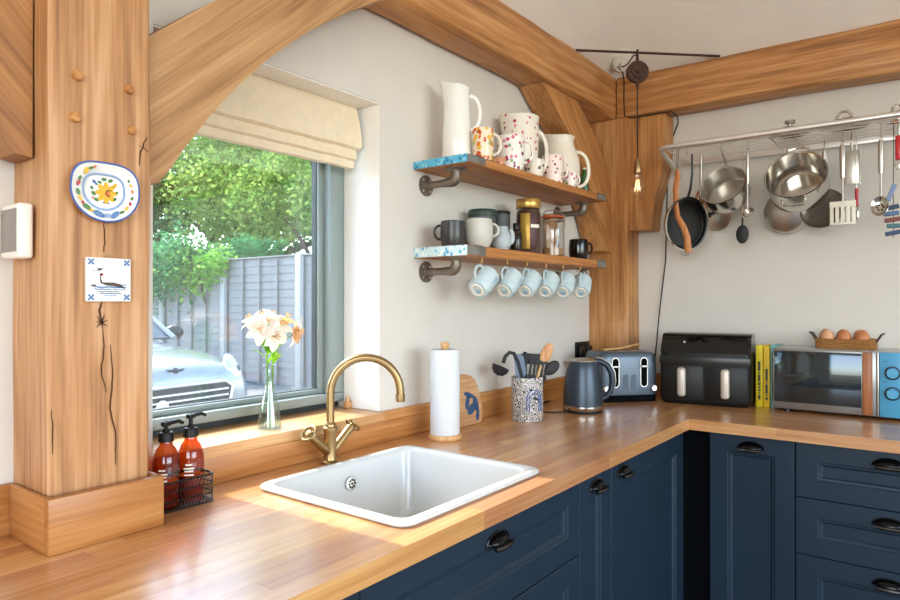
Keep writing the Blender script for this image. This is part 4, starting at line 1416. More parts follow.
def capsule(cx, cz, hw, hh, y0, y1, mb):
    pts = []
    for k in range(9):
        a = PI * k / 8
        pts.append((cx + hw * math.cos(a), cz + hh - hw + hw * math.sin(a)))
    for k in range(9):
        a = PI + PI * k / 8
        pts.append((cx + hw * math.cos(a), cz - hh + hw + hw * math.sin(a)))
    return mb.prism(pts, -y1, -y0, plane_y(0)) if False else mb.prism(pts, y0, y1, plane_y(0))


for sx in (-1, 1):
    cx = .068 * sx
    O('lever_trim', capsule(cx, .130, .0175, .066, .0002, .0030, MB()), M_steelb, to)
    O('lever_slot', capsule(cx, .130, .0145, .063, .0030, .0036, MB()), M_dark, to)
    O('lever', MB().box((cx - .0185, -.013, .153), (cx + .0185, -.004, .160), .002), M_steelb, to)
    kn = O('knob', MB().lathe([(0, 0), (.015, 0), (.0145, .012), (.012, .015), (0, .015)], 18, at((.112 * sx, -.0004, .060), (0, -1, 0))), M_chrome, to)
    O('button_strip', capsule(.019 * sx, .085, .0105, .037, .0002, .0018, MB()), plain('button_navy', '26384e', .3) if sx < 0 else MATS['button_navy'], to)
tg = T('bamboo_tongs', 'pale wooden toast tongs lying on top of the toaster', 'tongs', (-.345, -.245, ZT + .2225), math.radians(-22))
O('arm', MB().tube([(-.10, .0, .006), (0, -.004, .010), (.105, -.012, .026)], .0045, 6, flat=1.6), M_beech, tg)
O('arm', MB().tube([(-.10, .0, .006), (0, .012, .008), (.105, .034, .012)], .0045, 6, flat=1.6), M_beech, tg)

# socket on the wall
so = T('wall_socket', 'black double wall socket behind the kettle and toaster', 'socket', (-.215, -.0008, 1.105))
so.location.x = -.225
O('plate', MB().box((-.073, -.009, -.043), (.073, 0, .043), .003), M_charcoal, so)
for s in (-1, 1):
    O('plug', MB().box((s * .036 - .024, -.03, -.03), (s * .036 + .024, -.0095, .022), .006), M_black, so)
    O('switch', MB().box((s * .036 - .006, -.013, .026), (s * .036 + .006, -.0095, .038), .001), M_black, so)

# air fryer
af = T('air_fryer', 'black twin-drawer air fryer with two beige handles', 'air fryer', (-.285, -.598, ZT), math.radians(-82))
w2, dd = .186, .235
lp = [rrect(-w2 + .012, w2 - .012, .008, dd, .035, .0), rrect(-w2 + .004, w2 - .004, .0, dd, .04, .010), rrect(-w2, w2, -.002, dd, .04, .03), rrect(-w2, w2, 0, dd, .04, .20), rrect(-w2 + .002, w2 - .002, .004, dd, .04, .222)]
O('body', MB().loft(lp), M_charcoal, af, 45)
# sloping gloss control panel on top
P0 = [(-w2 + .006, .012, .2225), (w2 - .006, .012, .2225), (w2 - .004, .075, .292), (w2 - .010, .085, .300), (-w2 + .010, .085, .300), (-w2 + .004, .075, .292)]
cp = MB()
sec = lambda x: [(x, .010, .2222), (x, .060, .288), (x, .072, .298), (x, .085, .302), (x, dd - .01, .302), (x, dd, .29), (x, dd, .2222)]
cp.loft([sec(-w2 + .004), sec(-w2 + .012), sec(w2 - .012), sec(w2 - .004)])
O('control_panel', cp, M_blackg, af, 30)
O('indicator', MB().lathe([(0, 0), (.005, 0), (.005, .001), (0, .001)], 12, at((-.085, .0415, .2655), (0, -.79, .6))), plain('print_grey', 'c8c8c8', .4), af)
for s in (-1, 1):
    dr = O('drawer', MB().box((s * .087 - .085, -.004, .018), (s * .087 + .085, -.0022 + .006, .168), .004), plain('drawer_charcoal', '151413', .4, Specular_IOR_Level=.3) if s < 0 else MATS['drawer_charcoal'], af)
    hd = O('handle', MB().box((s * .087 - .017, -.040, .036), (s * .087 + .017, -.0045, .160), .012, 3), plain('champagne', 'c9bfb2', .35, .2) if s < 0 else MATS['champagne'], dr)
O('trim_band', MB().box((-w2 + .004, -.0035, .172), (w2 - .004, .002, .206), .001), plain('band_grey', '2a2826', .3, .3), af)

# books
M_by = plain('yellow_cover', 'ecd71f', .5); M_by2 = plain('gold_yellow_cover', 'efc62c', .5); M_bt = plain('teal_cover', '6db4b8', .5)
M_page = plain('page_edges', 'e8e0cc', .8); M_ink = plain('spine_ink', '3a4630', .6)


def book(label, y, w, h, d, cov, marks):
    b = T('book', label, 'book', (-.178, y, ZT), 0, 'cookery books beside the microwave')
    cv = MB().box((0, -w / 2, 0), (.0025, w / 2, h), .0008).box((.0025, -w / 2, 0), (d, -w / 2 + .002, h), .0004).box((.0025, w / 2 - .002, 0), (d, w / 2, h), .0004)
    O('cover', cv, cov, b)
    O('pages', MB().box((.003, -w / 2 + .0022, .003), (d - .004, w / 2 - .0022, h - .003)), M_page, b)
    mk = MB()
    z = .03
    for ln in marks:
        mk.box((-.0004, -w * .2, z), (-.0001, w * .2, z + ln)); z += ln + .004
    O('spine_lettering', mk, M_ink, b)


book('bright yellow book next to the air fryer', -.794, .026, .257, .155, M_by, (.02, .006, .01, .008, .012, .03, .006, .04))
book('golden yellow book between the bright yellow and teal books', -.8225, .023, .254, .15, M_by2, (.012, .006, .04, .006, .05))
book('slim teal book against the microwave', -.8455, .0145, .260, .16, M_bt, (.01, .012, .05, .01, .012, .012, .014, .01, .02, .02))

# microwave
M_mblue = plain('powder_blue', '4d9cc4', .3, var=.02)
M_mirror = plain('smoked_mirror', '454c50', .06, .75, var=.02)
mw = T('microwave', 'powder blue microwave with mirrored door and wooden handle', 'microwave', (-.245, -1.105, ZT), math.radians(-90))
mw2, mh, md = .245, .255, .222
O('body', MB().box((-mw2, .012, .010), (mw2, md, mh), .006), plain('microwave_shell', 'b9bcbc', .35, .4), mw)
for x in (-.2, .2):
    for y in (.04, .19):
        O('foot', MB().lathe([(0, 0), (.014, 0), (.014, .0098), (0, .0098)], 12, Matrix.Translation((x, y, 0))), M_black, mw)
dr = O('door', MB().box((-mw2, -.006, .012), (.110, .0115, mh - .002), .003), plain('door_frame_steel', '8e8d8a', .3, .7), mw)
O('glass', MB().box((-mw2 + .006, -.0072, .040), (.062, -.0062, mh - .010), .0004), M_mirror, dr)
O('handle', MB().box((.066, -.022, .016), (.098, -.0065, mh - .004), .004), wood('walnut_handle', 'z', ('7a4526', '9a5c36', 'b47a4f'), .4, across=16), dr)
O('steel_edge', MB().box((.1115, -.007, .012), (.118, .0115, mh - .002), .002), M_steelb, mw)
O('control_panel', MB().box((.119, -.006, .012), (mw2, .0115, mh - .002), .003), M_mblue, mw)
for z in (.178, .102):
    k = O('dial', MB().lathe([(0, 0), (.0245, 0), (.0245, .004), (.0185, .006), (.0185, .018), (.017, .020), (0, .020)], 28, at((.160, -.0062, z), (0, -1, 0))), M_mblue, mw)
    O('dial_ring', MB().tube(arc(.160, z, .0225, 0, 2 * PI, 28, 'xz', -.0105)[:-1], .0028, 8, closed=True), plain('bronze_ring', '4a4440', .3, .8) if z > .15 else MATS['bronze_ring'], k)
    dm = MB()
    for j in range(7):
        a = 2.2 + j * .35
        dm.box((.160 + .031 * math.cos(a) - .001, -.0066, z + .031 * math.sin(a) - .001), (.160 + .031 * math.cos(a) + .001, -.0061, z + .031 * math.sin(a) + .001))
    dm.box((.132, -.0066, z + .040), (.142, -.0061, z + .042))
    O('dial_marks', dm, M_ink, k)

# egg basket
M_wick = plain('wicker', '9a6a34', .8, var=.35, scale=120, bump=.6, bscale=160)
eb = T('egg_basket', 'small woven egg basket with dark wire handles on the microwave', 'basket', (-.135, -1.105, ZT + mh + .0005), math.radians(-90))
for z in (.004, .012, .020, .028, .036):
    lp = []
    for k, q in enumerate(rrect(-.098, .098, -.055, .055, .02, z, 6)):
        s = .0015 * (-1) ** (k + int(z * 125))
        lp.append((q[0] * (1 + s / .1), q[1] * (1 + s / .06), z))
    O('weave_course', MB().tube(lp, .0048, 6, closed=True), M_wick, eb)
O('bottom', MB().box((-.095, -.052, .0), (.095, .052, .006), .003), M_wick, eb)
for s in (-1, 1):
    O('wire_handle', MB().tube([(s * .096, -.022, .02), (s * .118, -.024, .058), (s * .126, -.018, .062), (s * .126, .018, .062), (s * .118, .024, .058), (s * .096, .022, .02)], .0032, 8), plain('dark_wire', '3a2a26', .5, .4) if s < 0 else MATS['dark_wire'], eb)
M_egg = plain('brown_egg', 'c07a4c', .5, var=.12, scale=25); M_egg2 = plain('pale_egg', 'd6a078', .5, var=.1, scale=25)


def egg(label, u, v, mat, z=.034, tilt=0.0):
    pts = []
    for k in range(13):
        a = PI * k / 12
        pts.append((.0245 * math.sin(a) * (1 - .10 * -math.cos(a)), -.031 * math.cos(a)))
    o = O('egg', MB().lathe(pts, 20), mat)
    o.location = (-.135 + v, -1.105 - u, ZT + mh + z + .012)
    o.rotation_euler = (tilt, .2 - tilt, 0)
    tag(o, label, 'egg', 'eggs in the basket')


egg('pale brown egg at the book end of the front row in the basket', -.062, -.026, M_egg2)
egg('brown egg in the middle of the front row in the basket', -.004, -.026, M_egg)
egg('brown egg at the dial end of the front row in the basket', .058, -.026, M_egg)
egg('brown egg at the book end of the back row in the basket', -.074, .027, M_egg)
egg('brown egg in the middle of the back row in the basket', -.014, .027, M_egg)
egg('pale brown egg at the dial end of the back row in the basket', .044, .027, M_egg2)

# ------------------------------------------------------------------ pan rail with everything on it
RX, RZ_, RY0, RY1 = -.330, 2.008, -.418, -1.72
rk = T('pan_rack', 'wall-mounted steel rod rack carrying pans and lids', 'rack', (-.17, -1.05, 2.0))
fp = [(-.012, RY0 + .012, RZ_ - .066), (-.10, RY0 + .004, RZ_ - .045), (RX + .05, RY0, RZ_ - .006), (RX + .02, RY0 - .003, RZ_), (RX + .004, RY0 - .012, RZ_ + .002), (RX, RY0 - .035, RZ_ + .004), (RX, RY0 - .08, RZ_ + .004), (RX, RY1, RZ_ + .004)]
loc_part('frame_tube', MB().tube(fp, .0125, 12), M_chrome, rk)
loc_part('wall_rail', MB().box((-.018, RY1, RZ_ - .02), (-.002, RY0 - .02, RZ_ + .004), .002), M_chrome, rk)
for k in range(7):
    x = RX + .034 + k * .043
    loc_part('rod', MB().tube([(x, RY0 - .03, RZ_ - .004), (x, RY1, RZ_ - .004)], .0021, 6), M_chrome, rk)
for y in (RY0 - .04, -.86, -1.29, -1.68):
    loc_part('cross_bar', MB().tube([(RX, y, RZ_ - .008), (-.006, y, RZ_ - .008)], .0036, 6), M_chrome, rk)
hooks_n = 0


def s_hook(y, x, drop, label, z0=RZ_ - .004):
    t = T('hook', label, 'hook', (x, y, z0), 0, 'hooks on the pan rack')
    pts = [(-.006, 0, .002), (-.0, 0, .0075), (.006, 0, .002), (.004, 0, -.01), (0, 0, -drop + .01), (-.005, 0, -drop), (-.0, 0, -drop - .006), (.007, 0, -drop + .002)]
    O('wire', MB().tube(pts, .0017, 6), M_steelb, t)
    O('tip', MB().ball((.007, 0, -drop + .003), .0026, n=8, m=6), M_steelb, t)
    return t


def tilt_m(c, n, roll=0):
    return Matrix.Translation(c) @ rot_to(n) @ Matrix.Rotation(roll, 4, 'Z')


# deep saucepan-like pots: local z is the opening direction
def pan(label, name, c, n, r, depth, inner, outer, handle=None, hm=None, loops=True, cat='pan', lip=.004):
    t = T(name, label, cat, c)
    M = rot_to(n)
    prof_o = [(0, -depth), (r * .93, -depth), (r * .98, -depth + .008), (r, -depth * .6), (r, -.004), (r + lip, 0), (r + lip, .002)]
    prof_i = [(r + lip - .0015, .0025), (r - .002, .0), (r - .002, -depth * .6), (r * .97 - .003, -depth + .012), (r * .90, -depth + .004), (0, -depth + .004)]
    O('shell', MB().lathe(prof_o, 40, M), outer, t)
    O('interior', MB().lathe(prof_i, 40, M), inner, t)
    if handle:
        pts, rad = handle
        O('handle', MB().tube(pts, rad, 10, flat=.55), hm or outer, t)
    return t


UPN = Vector((-.87, -.0, .47)).normalized()
# saucepan
c = Vector((-.27, -.670, 1.835))
Mn = rot_to(UPN); upv = (Vector((0, 0, 1)) - UPN * UPN.z).normalized()
pan('wide stainless saucepan hanging open on the pan rack', 'saucepan', c, (UPN + Vector((0, .10, 0))).normalized(), .093, .085, M_steelb, M_steel,
    ([upv * .088 + Vector((.004, 0, -.012)), upv * .115 + Vector((.01, 0, .0)), Vector((.02, .005, .140)), Vector((.015, .005, .152))], [.010, .009, .008, .006]), M_steelb)
s_hook(-.665, -.275, .022, 'steel hook over the wide saucepan', RZ_ + .002)
# stock pot
c = Vector((-.275, -.948, 1.846))
po = pan('polished steel stock pot hanging tilted on the pan rack', 'stock_pot', c, UPN, .110, .115, M_steel, M_steel)
sd = UPN.cross(upv).normalized()
for k, s in enumerate((1, -1)):
    pts = [upv * s * .108 + sd * .04 - UPN * .02, upv * s * .135 + sd * .036 - UPN * .012, upv * s * .142 - UPN * .01, upv * s * .135 - sd * .036 - UPN * .012, upv * s * .108 - sd * .04 - UPN * .02]
    O('loop_handle', MB().tube(pts, .0052, 8), M_steel, po)
s_hook(-.948, -.265, .018, 'steel hook over the stock pot')
# frying pan turned sideways
fn = Vector((-.52, -.84, -.10)).normalized()
c = Vector((-.262, -.522, 1.682))
fu = (Vector((0, 0, 1)) - fn * fn.z).normalized()
M_nonstick = plain('non_stick', '141312', .35, var=.1)
fpn = pan('black non-stick frying pan hanging sideways beside the curved knee brace', 'frying_pan', c, fn, .108, .032, M_nonstick, M_steelb,
          ([fu * .105 - fn * .01, fu * .15 + fn * .005, fu * .22 + fn * .01, fu * .30], [.010, .009, .0085, .006]), M_black, lip=.008)
O('rim', MB().lathe([(.112, -.001), (.1175, .001), (.1175, .004), (.112, .004), (.112, -.001)], 40, rot_to(fn)), M_steel, fpn)
O('helper_handle', MB().tube([-fu * .112 + fn.cross(fu) * .022, -fu * .133 + fn.cross(fu) * .02, -fu * .137, -fu * .133 - fn.cross(fu) * .02, -fu * .112 - fn.cross(fu) * .022], .0028, 8), M_steelb, fpn)
s_hook(-.522, -.262, .018, 'steel hook over the black frying pan', RZ_ - .001)
# wooden spatula hanging in front of it
ws = T('wooden_spatula', 'curved wooden spatula hanging in front of the black frying pan', 'spatula', (-.315, -.520, 1.74))
O('blade', MB().tube([(.0, .024, .175), (0, .022, .14), (0, .03, .09), (0, .03, .02), (0, .022, -.03), (0, -.002, -.075), (0, -.018, -.12), (0, -.022, -.165), (0, -.024, -.188)], [.008, .0125, .013, .0115, .0115, .0135, .0145, .0155, .0150], 10, flat=.45, up=(0, 1, 0)), wood('spatula_wood', 'z', ('a4602f', 'c07c45', 'd39a63'), .5), ws)
O('cord_loop', MB().tube([(0, .024, .17), (0, .020, .20), (0, .016, .262), (0, .022, .262), (0, .028, .20), (0, .024, .17)], .0012, 5), M_cord, ws)
# copper whisk
wk = T('whisk', 'copper toned wire whisk hanging behind the black frying pan', 'whisk', (-.16, -.552, 1.80))
M_copper = plain('copper', 'b9694a', .25, 1, var=.1)
O('grip', MB().tube([(0, 0, .05), (0, 0, .195)], .007, 10), M_steelb, wk)
for k in range(6):
    a = k * PI / 6
    pts = [(.028 * math.sin(PI * j / 12) ** .7 * (1 if j else 0) * math.cos(a), .028 * math.sin(PI * j / 12) ** .7 * (1 if j else 0) * math.sin(a), .05 - .13 * j / 12 if j < 12 else -.08) for j in range(13)]
    O('wire_loop', MB().tube(pts, .0014, 5).tube([(-x, -y, z) for x, y, z in pts], .0014, 5), M_copper, wk)
s_hook(-.552, -.163, .008, 'steel hook holding the copper whisk')
# metal scoop seen below the saucepan
sc2 = T('pot_cover', 'shiny steel lid hanging behind the wide saucepan', 'lid', (-.085, -.585, 1.745))
O('dome', MB().lathe([(0, .018), (.045, .014), (.075, .004), (.085, 0), (.085, -.003), (.075, 0), (0, .012)], 30, rot_to((-.8, .35, -.35))), M_steelb, sc2)
O('knob', MB().lathe([(0, .018), (.006, .018), (.006, .028), (.013, .032), (.013, .038), (0, .040)], 14, rot_to((-.8, .35, -.35))), M_black, sc2)
# long handled tools


def tool(name, label, cat, y, x, ztop, hl, mat, hm=None, hw=.006, flat=1.0, hookdrop=.012):
    t = T(name, label, cat, (x, y, ztop))
    O('handle', MB().tube([(0, 0, 0), (0, 0, -hl * .12), (0, 0, -hl * .55), (0, 0, -hl)], [hw * .7, hw, hw, hw * .8], 10, flat=flat, up=(0, 1, 0)), hm or mat, t)
    O('hanging_ring', MB().tube([(0, .006 * math.cos(a), .008 + .008 * math.sin(a)) for a in [2 * PI * k / 12 for k in range(12)]], .0015, 6, closed=True), M_steelb, t)
    s_hook(y, x, RZ_ - .004 - (ztop + .014), 'steel hook over the ' + label.split(' hanging')[0].replace('  ', ' '))
    return t


t = tool('black_spoon', 'black serving spoon with pale handle hanging below the saucepan', 'spoon', -.730, -.185, 1.79, .09, M_silicone, plain('pale_handle', 'b9a58c', .5), .008)
O('shaft', MB().tube([(0, 0, -.09), (0, 0, -.125)], .004, 8), M_silicone, t)
O('bowl', MB().ball((0, 0, -.160), .008, .026, .040, 16, 10), M_silicone, t)
t = tool('steel_ladle', 'slim steel ladle hanging beside the wide saucepan', 'ladle', -.775, -.29, 1.955, .13, M_steelb, None, .0068)
O('shaft', MB().tube([(0, 0, -.13), (0, 0, -.23)], .0036, 8), M_steelb, t)
O('bowl', MB().lathe(cup([(0, -.016), (.012, -.014), (.021, -.006), (.024, .004)], .002), 20, Matrix.Translation((-.004, -.004, -.248)) @ rot_to((-.6, .3, .6))), M_steel, t)
# two lids or pans below the stock pot
t = T('small_pan', 'round brushed steel pan hanging below the stock pot, base outward', 'pan', (-.078, -.878, 1.722))
nn = Vector((-.93, .05, -.2)).normalized()
O('base', MB().lathe([(0, .028), (.074, .028), (.082, .022), (.090, -.012), (.092, -.016), (.088, -.014), (.078, .018), (0, .022)], 40, rot_to(nn)), M_steelb, t)
O('handle', MB().tube([(.004, 0, .085), (.02, 0, .15), (.02, 0, .23), (.018, 0, .262)], [.009, .008, .008, .006], 8, flat=.5), M_steelb, t)
s_hook(-.878, -.058, .014, 'steel hook over the small steel pan behind the stock pot')
t = T('skillet', 'small steel skillet with long handle between stock pot and turner', 'pan', (-.125, -1.022, 1.722))
nn = Vector((-.90, .18, .25)).normalized()
Ms = rot_to(nn)
O('shell', MB().lathe([(0, -.03), (.060, -.03), (.072, -.02), (.083, .0), (.085, .001)], 36, Ms), M_steel, t)
O('interior', MB().lathe([(.085, .001), (.081, .0), (.070, -.018), (.058, -.0265), (0, -.0265)], 36, Ms), plain('dull_pan_interior', 'a59f96', .35, .9, var=.15), t)
O('handle', MB().tube([(.0, 0, .078), (.004, -.004, .12), (.006, -.006, .20), (.004, -.006, .235)], [.009, .011, .012, .007], 10, flat=.5, up=(0, 1, 0)), M_steelb, t)
s_hook(-1.028, -.121, .042, 'long steel hook over the small skillet')
# grater behind the turner
t = T('flat_grater', 'flat steel grater with red edge hanging behind the slotted turner', 'grater', (-.19, -1.13, 1.90))
O('plate', MB().box((-.002, -.026, -.10), (.002, .026, .03), .001), M_steelb, t)
gr = MB()
for i in range(9):
    for j in range(3):
        gr.lathe([(.0035, 0), (.0022, .0015), (0, .0018)], 6, at((-.002, -.016 + j * .016, -.09 + i * .012), (-1, 0, 0)))
O('grater_teeth', gr, M_steel, t, kind='stuff')
for s in (-1, 1):
    O('side_rail', MB().tube([(0, s * .028, -.104), (0, s * .028, .03)], .0045, 8), M_copper if s > 0 else M_steelb, t)
O('grip', MB().tube([(0, 0, .03), (0, 0, .06)], .005, 8), M_steelb, t)
s_hook(-1.13, -.19, .026, 'steel hook over the flat grater')
t = T('peeler', 'slim red handled peeler hanging behind the slotted turner', 'peeler', (-.17, -1.145, 1.785))
O('grip', MB().tube([(0, 0, 0), (0, 0, -.07)], .006, 8), plain('red_plastic', 'b8202a', .35), t)
O('blade', MB().box((-.001, -.008, -.12), (.001, .008, -.07), .0005), M_steel, t)
O('shank', MB().tube([(0, 0, 0), (0, 0, .205)], .0016, 6), M_steelb, t)
t = tool('slotted_turner', 'steel slotted turner hanging from the pan rack', 'turner', -1.112, -.295, 1.935, .125, M_steel, M_steelb, .0105)
O('shaft', MB().tube([(0, 0, -.125), (0, 0, -.215)], .004, 8), M_steelb, t)
mb = MB()
for y in (-.036, -.018, 0, .018, .036):
    mb.box((-.0012, y - .006, -.292), (.0012, y + .006, -.235))
mb.box((-.0012, -.043, -.300), (.0012, .043, -.2925)).box((-.0012, -.043, -.2345), (.0012, .043, -.212))
O('blade', mb, plain('turner_blade', 'c4beae', .25, .9), t)
t = tool('slotted_spoon', 'steel slotted spoon with thick handle hanging near the rack end', 'spoon', -1.232, -.275, 1.94, .125, M_steel, M_steelb, .0095)
O('shaft', MB().tube([(0, 0, -.125), (0, 0, -.205)], .004, 8), M_steelb, t)
O('bowl', MB().lathe(cup([(0, -.014), (.014, -.012), (.024, -.005), (.029, .003)], .0016), 24, Matrix.Translation((0, .004, -.245)) @ rot_to((-.95, .1, .25)), squash=(1, 1.35)), M_steel, t)
sh = MB()
for k in range(6):
    a = k * PI / 3
    sh.lathe([(0, -.0116), (.0032, -.0112), (.0032, -.0108), (0, -.0105)], 8, Matrix.Translation((0, .004, -.245)) @ rot_to((-.95, .1, .25)) @ Matrix.Translation((.010 * math.cos(a), .010 * math.sin(a), 0)))
O('drain_hole', sh, M_dark, t)
# coloured measuring spoons at the frame edge
t = T('can_opener', 'red handled can opener at the end of the pan rack', 'opener', (-.27, -1.287, 1.95))
O('grip', MB().box((-.006, -.012, -.09), (.006, .012, .0), .005, 2), plain('red_gloss', 'c0242c', .3), t)
O('shank', MB().tube([(0, 0, 0), (0, 0, .05)], .0022, 6), M_steelb, t)
O('head', MB().box((-.004, -.014, -.125), (.004, .014, -.091), .003), M_steel, t)
cl = [('7c8fb5', 'rust'), ('2f3d55', 'navy'), ('56719a', 'blue'), ('7a3f3a', 'brick red'), ('3f6a72', 'teal'), ('2d4468', 'dark blue')]
pts = [(-1.262, 1.745, .052, .35), (-1.262, 1.690, .040, 1.4), (-1.262, 1.668, .040, 1.5), (-1.266, 1.645, .042, 1.45), (-1.272, 1.622, .040, 1.6), (-1.268, 1.596, .042, 1.4)]
strg = T('peg_string', 'thin string carrying coloured pegs near the rack end', 'string', (-.245, -1.268, 1.60))
O('cord', MB().tube([(0, 0, -.02), (0, 0, .2), (0, -.002, .404)], .0014, 5), M_cord, strg)
for (hexc, nm), (y, z, ln, a) in zip(cl, pts):
    pg = T('peg', ('slate blue' if nm == 'rust' else nm) + ' wooden peg clipped to the string near the rack end', 'peg', (-.252, y, z), 0, 'pegs on the string')
    pm = plain('peg_' + nm.replace(' ', '_'), hexc, .5)
    dv2 = Vector((0, -math.sin(a), math.cos(a)))
    for s in (-1, 1):
        O('jaw', MB().box((-.0045, -.0075, -ln * .6), (.0045, .0075, ln * .6), .0015, 1, Matrix.Translation((-.001 + s * .0052, 0, 0)) @ rot_to(dv2)), pm, pg)
    O('spring', MB().lathe([(0, -.006), (.004, -.006), (.004, .006), (0, .006)], 10, rot_to((1, 0, 0))), M_steelb, pg)


# lids lying on the rack
def lid(label, x, y, r, kind):
    t = T('pot_cover', label, 'lid', (x, y, RZ_ + .0165), 0, 'lids lying on the pan rack')
    O('disc', MB().lathe([(0, .030), (r * .5, .026), (r * .85, .014), (r, .003), (r + .003, -.001), (r, -.002), (r * .85, .010), (r * .5, .022), (0, .027)], 36), M_steel, t)
    if kind == 'knob':
        O('knob', MB().lathe([(0, .030), (.006, .030), (.006, .040), (.018, .043), (.021, .049), (.018, .055), (0, .057)], 18), M_steelb, t)
    elif kind == 'loop':
        O('loop_handle', MB().tube([(0, .028, .026), (0, .022, .046), (0, .008, .059), (0, -.008, .059), (0, -.022, .046), (0, -.028, .026)], .0055, 8), M_steel, t)
    else:
        O('loop_handle', MB().tube([(.0, .02, .020), (0, .021, .045), (0, .012, .05), (0, -.012, .05), (0, -.021, .045), (0, -.02, .020)], .006, 8), M_steel, t)


lid('steel lid with round knob lying on the rack above the stock pot', -.205, -.917, .068, 'knob')
lid('steel lid with arched handle lying on the rack above the turner', -.205, -1.108, .085, 'loop')
lid('steel lid with square handle lying at the rack end', -.205, -1.285, .07, 'square')

# ------------------------------------------------------------------ pendant bulb, pulley, rod, cables
A = Vector((-.543, -.128, 2.447)); B = Vector((-.118, -.62, 2.436))
rod = tag(O('iron_rod', MB().tube([A, B], .0055, 10), M_iron), 'dark iron rod spanning the corner between the two beams', 'rod')
pp = Vector((-.374, -.342, 2.44))
pl = T('pulley', 'rusty iron pulley hanging from the rod in the corner', 'pulley', pp)
axd = Vector((-.80, -.60, 0))
O('hanger', MB().tube([(0, 0, .010), (0, 0, -.03), (0, 0, -.06)], [.010, .012, .014], 8, flat=.5, up=tuple(axd)), M_iron, pl)
O('wheel', MB().lathe([(0, -.013), (.040, -.013), (.048, -.010), (.044, 0), (.048, .010), (.040, .013), (0, .013)], 26, Matrix.Translation((0, 0, -.088)) @ rot_to(axd)), M_iron, pl)
O('cheek_plate', MB().lathe([(0, .0135), (.030, .0135), (.028, .018), (.012, .019), (.010, .024), (0, .024)], 18, Matrix.Translation((0, 0, -.088)) @ rot_to(axd)), M_iron, pl)
O('lower_eye', MB().tube([(0, 0, -.125), (0, 0, -.155)], [.010, .006], 8), M_iron, pl)
M_bulb = glass('bulb_glass', (1.0, .96, .88), 0, 1.45, extra=.10)
bu = T('pendant_bulb', 'bare filament bulb hanging on a cord in the corner', 'pendant lamp', (pp.x, pp.y, 1.805))
O('cord', MB().tube([(0, 0, .48), (0, 0, .17)], .0028, 8), M_cord, bu)
O('lamp_holder', MB().lathe([(0, .10), (.0165, .10), (.018, .103), (.018, .118), (.0145, .120), (.0145, .142), (.011, .150), (.006, .166), (0, .167)], 18), M_brass, bu)
O('bulb', MB().lathe([(0, 0), (.012, .002), (.022, .010), (.0285, .024), (.030, .036), (.027, .052), (.019, .072), (.014, .086), (.0135, .099), (0, .099)], 22), M_bulb, bu)
mf, nf, lf_, bf = new_mat('filament_glow')
bf.inputs['Emission Color'].default_value = (1, .62, .25, 1); bf.inputs['Emission Strength'].default_value = 2.5
fl = MB()
for k in range(5):
    a = k * 2 * PI / 5
    fl.tube([(.006 * math.cos(a), .006 * math.sin(a), .075), (.012 * math.cos(a + .3), .012 * math.sin(a + .3), .022), (.006 * math.cos(a + .6), .006 * math.sin(a + .6), .07)], .0007, 5)
O('filament', fl, mf, bu)
M_sens = plain('white_sensor', 'd8d3c6', .4)
se = T('junction_box', 'round white junction box high in the corner behind the pulley', 'junction box', (-.190, -.190, 2.482))
sdir = Vector((-.5, -.5, -.55)).normalized()
O('cover', MB().lathe([(0, 0), (.045, 0), (.046, .008), (.040, .022), (0, .026)], 26, Matrix.Translation((.004, .004, .005)) @ rot_to(sdir)), M_sens, se)
O('collar', MB().lathe([(0, .0255), (.012, .0255), (.010, .034), (0, .035)], 14, Matrix.Translation((.004, .004, .005)) @ rot_to(sdir)), M_sens, se)
tag(O('pendant_cable', MB().tube([(-.200, -.200, 2.455), (-.26, -.25, 2.44), (-.31, -.30, 2.455), (-.345, -.325, 2.44), (-.371, -.341, 2.41), (-.374, -.342, 2.30), (-.374, -.342, 2.28)], .003, 6), M_cord),
    'black cable looping from the junction box over the pulley', 'cable')
tag(O('power_cable', MB().tube([(-.205, -.180, 2.46), (-.165, -.188, 2.44), (-.152, -.189, 2.40), (-.148, -.186, 2.30), (-.146, -.190, 2.234), (-.144, -.23, 2.222), (-.142, -.33, 2.2215), (-.140, -.409, 2.2215), (-.06, -.412, 2.221), (-.006, -.40, 2.20), (-.006, -.36, 2.10), (-.006, -.349, 2.03), (-.006, -.344, 1.763), (-.006, -.339, 1.545), (-.006, -.309, 1.302), (-.025, -.296, 1.10), (-.03, -.285, .93)], .003, 6), M_cord),
    'thin black cable running under the beam and down behind the air fryer', 'cable')

# ------------------------------------------------------------------ outside: drive, fence, greenery, car
M_drive = plain('tarmac_drive', '7d7b78', .95, var=.12, scale=6, bump=.3, bscale=80)
gr_ = S('ground', MB().box((-12, .2805, -.10), (18, 26, -.005)), M_drive)
M_fence = plain('weathered_fence', '8d8b8a', .9, var=.12, scale=5, bump=.2)
M_fpost = plain('concrete_post', 'a9a8a5', .9, var=.05)
FX = 3.36
fence = T('garden_fence', 'weathered grey lapped wooden fence panels behind the car', 'fence', (FX, 8, 0))
slat_mesh = None
posts_y = (4.45, 6.36, 8.30, 10.26, 12.2)
for y in posts_y:
    O('post', MB().box((-.06, -.06, -.01), (.06, .06, 2.08), .01).loft([[(-.06, -.06, 2.08), (.06, -.06, 2.08), (.06, .06, 2.08), (-.06, .06, 2.08)], [(-.01, -.01, 2.1), (.01, -.01, 2.1), (.01, .01, 2.1), (-.01, .01, 2.1)]]), M_fpost, fence, loc=(0, y - 8, 0))
bat_mesh = None
NS = 16
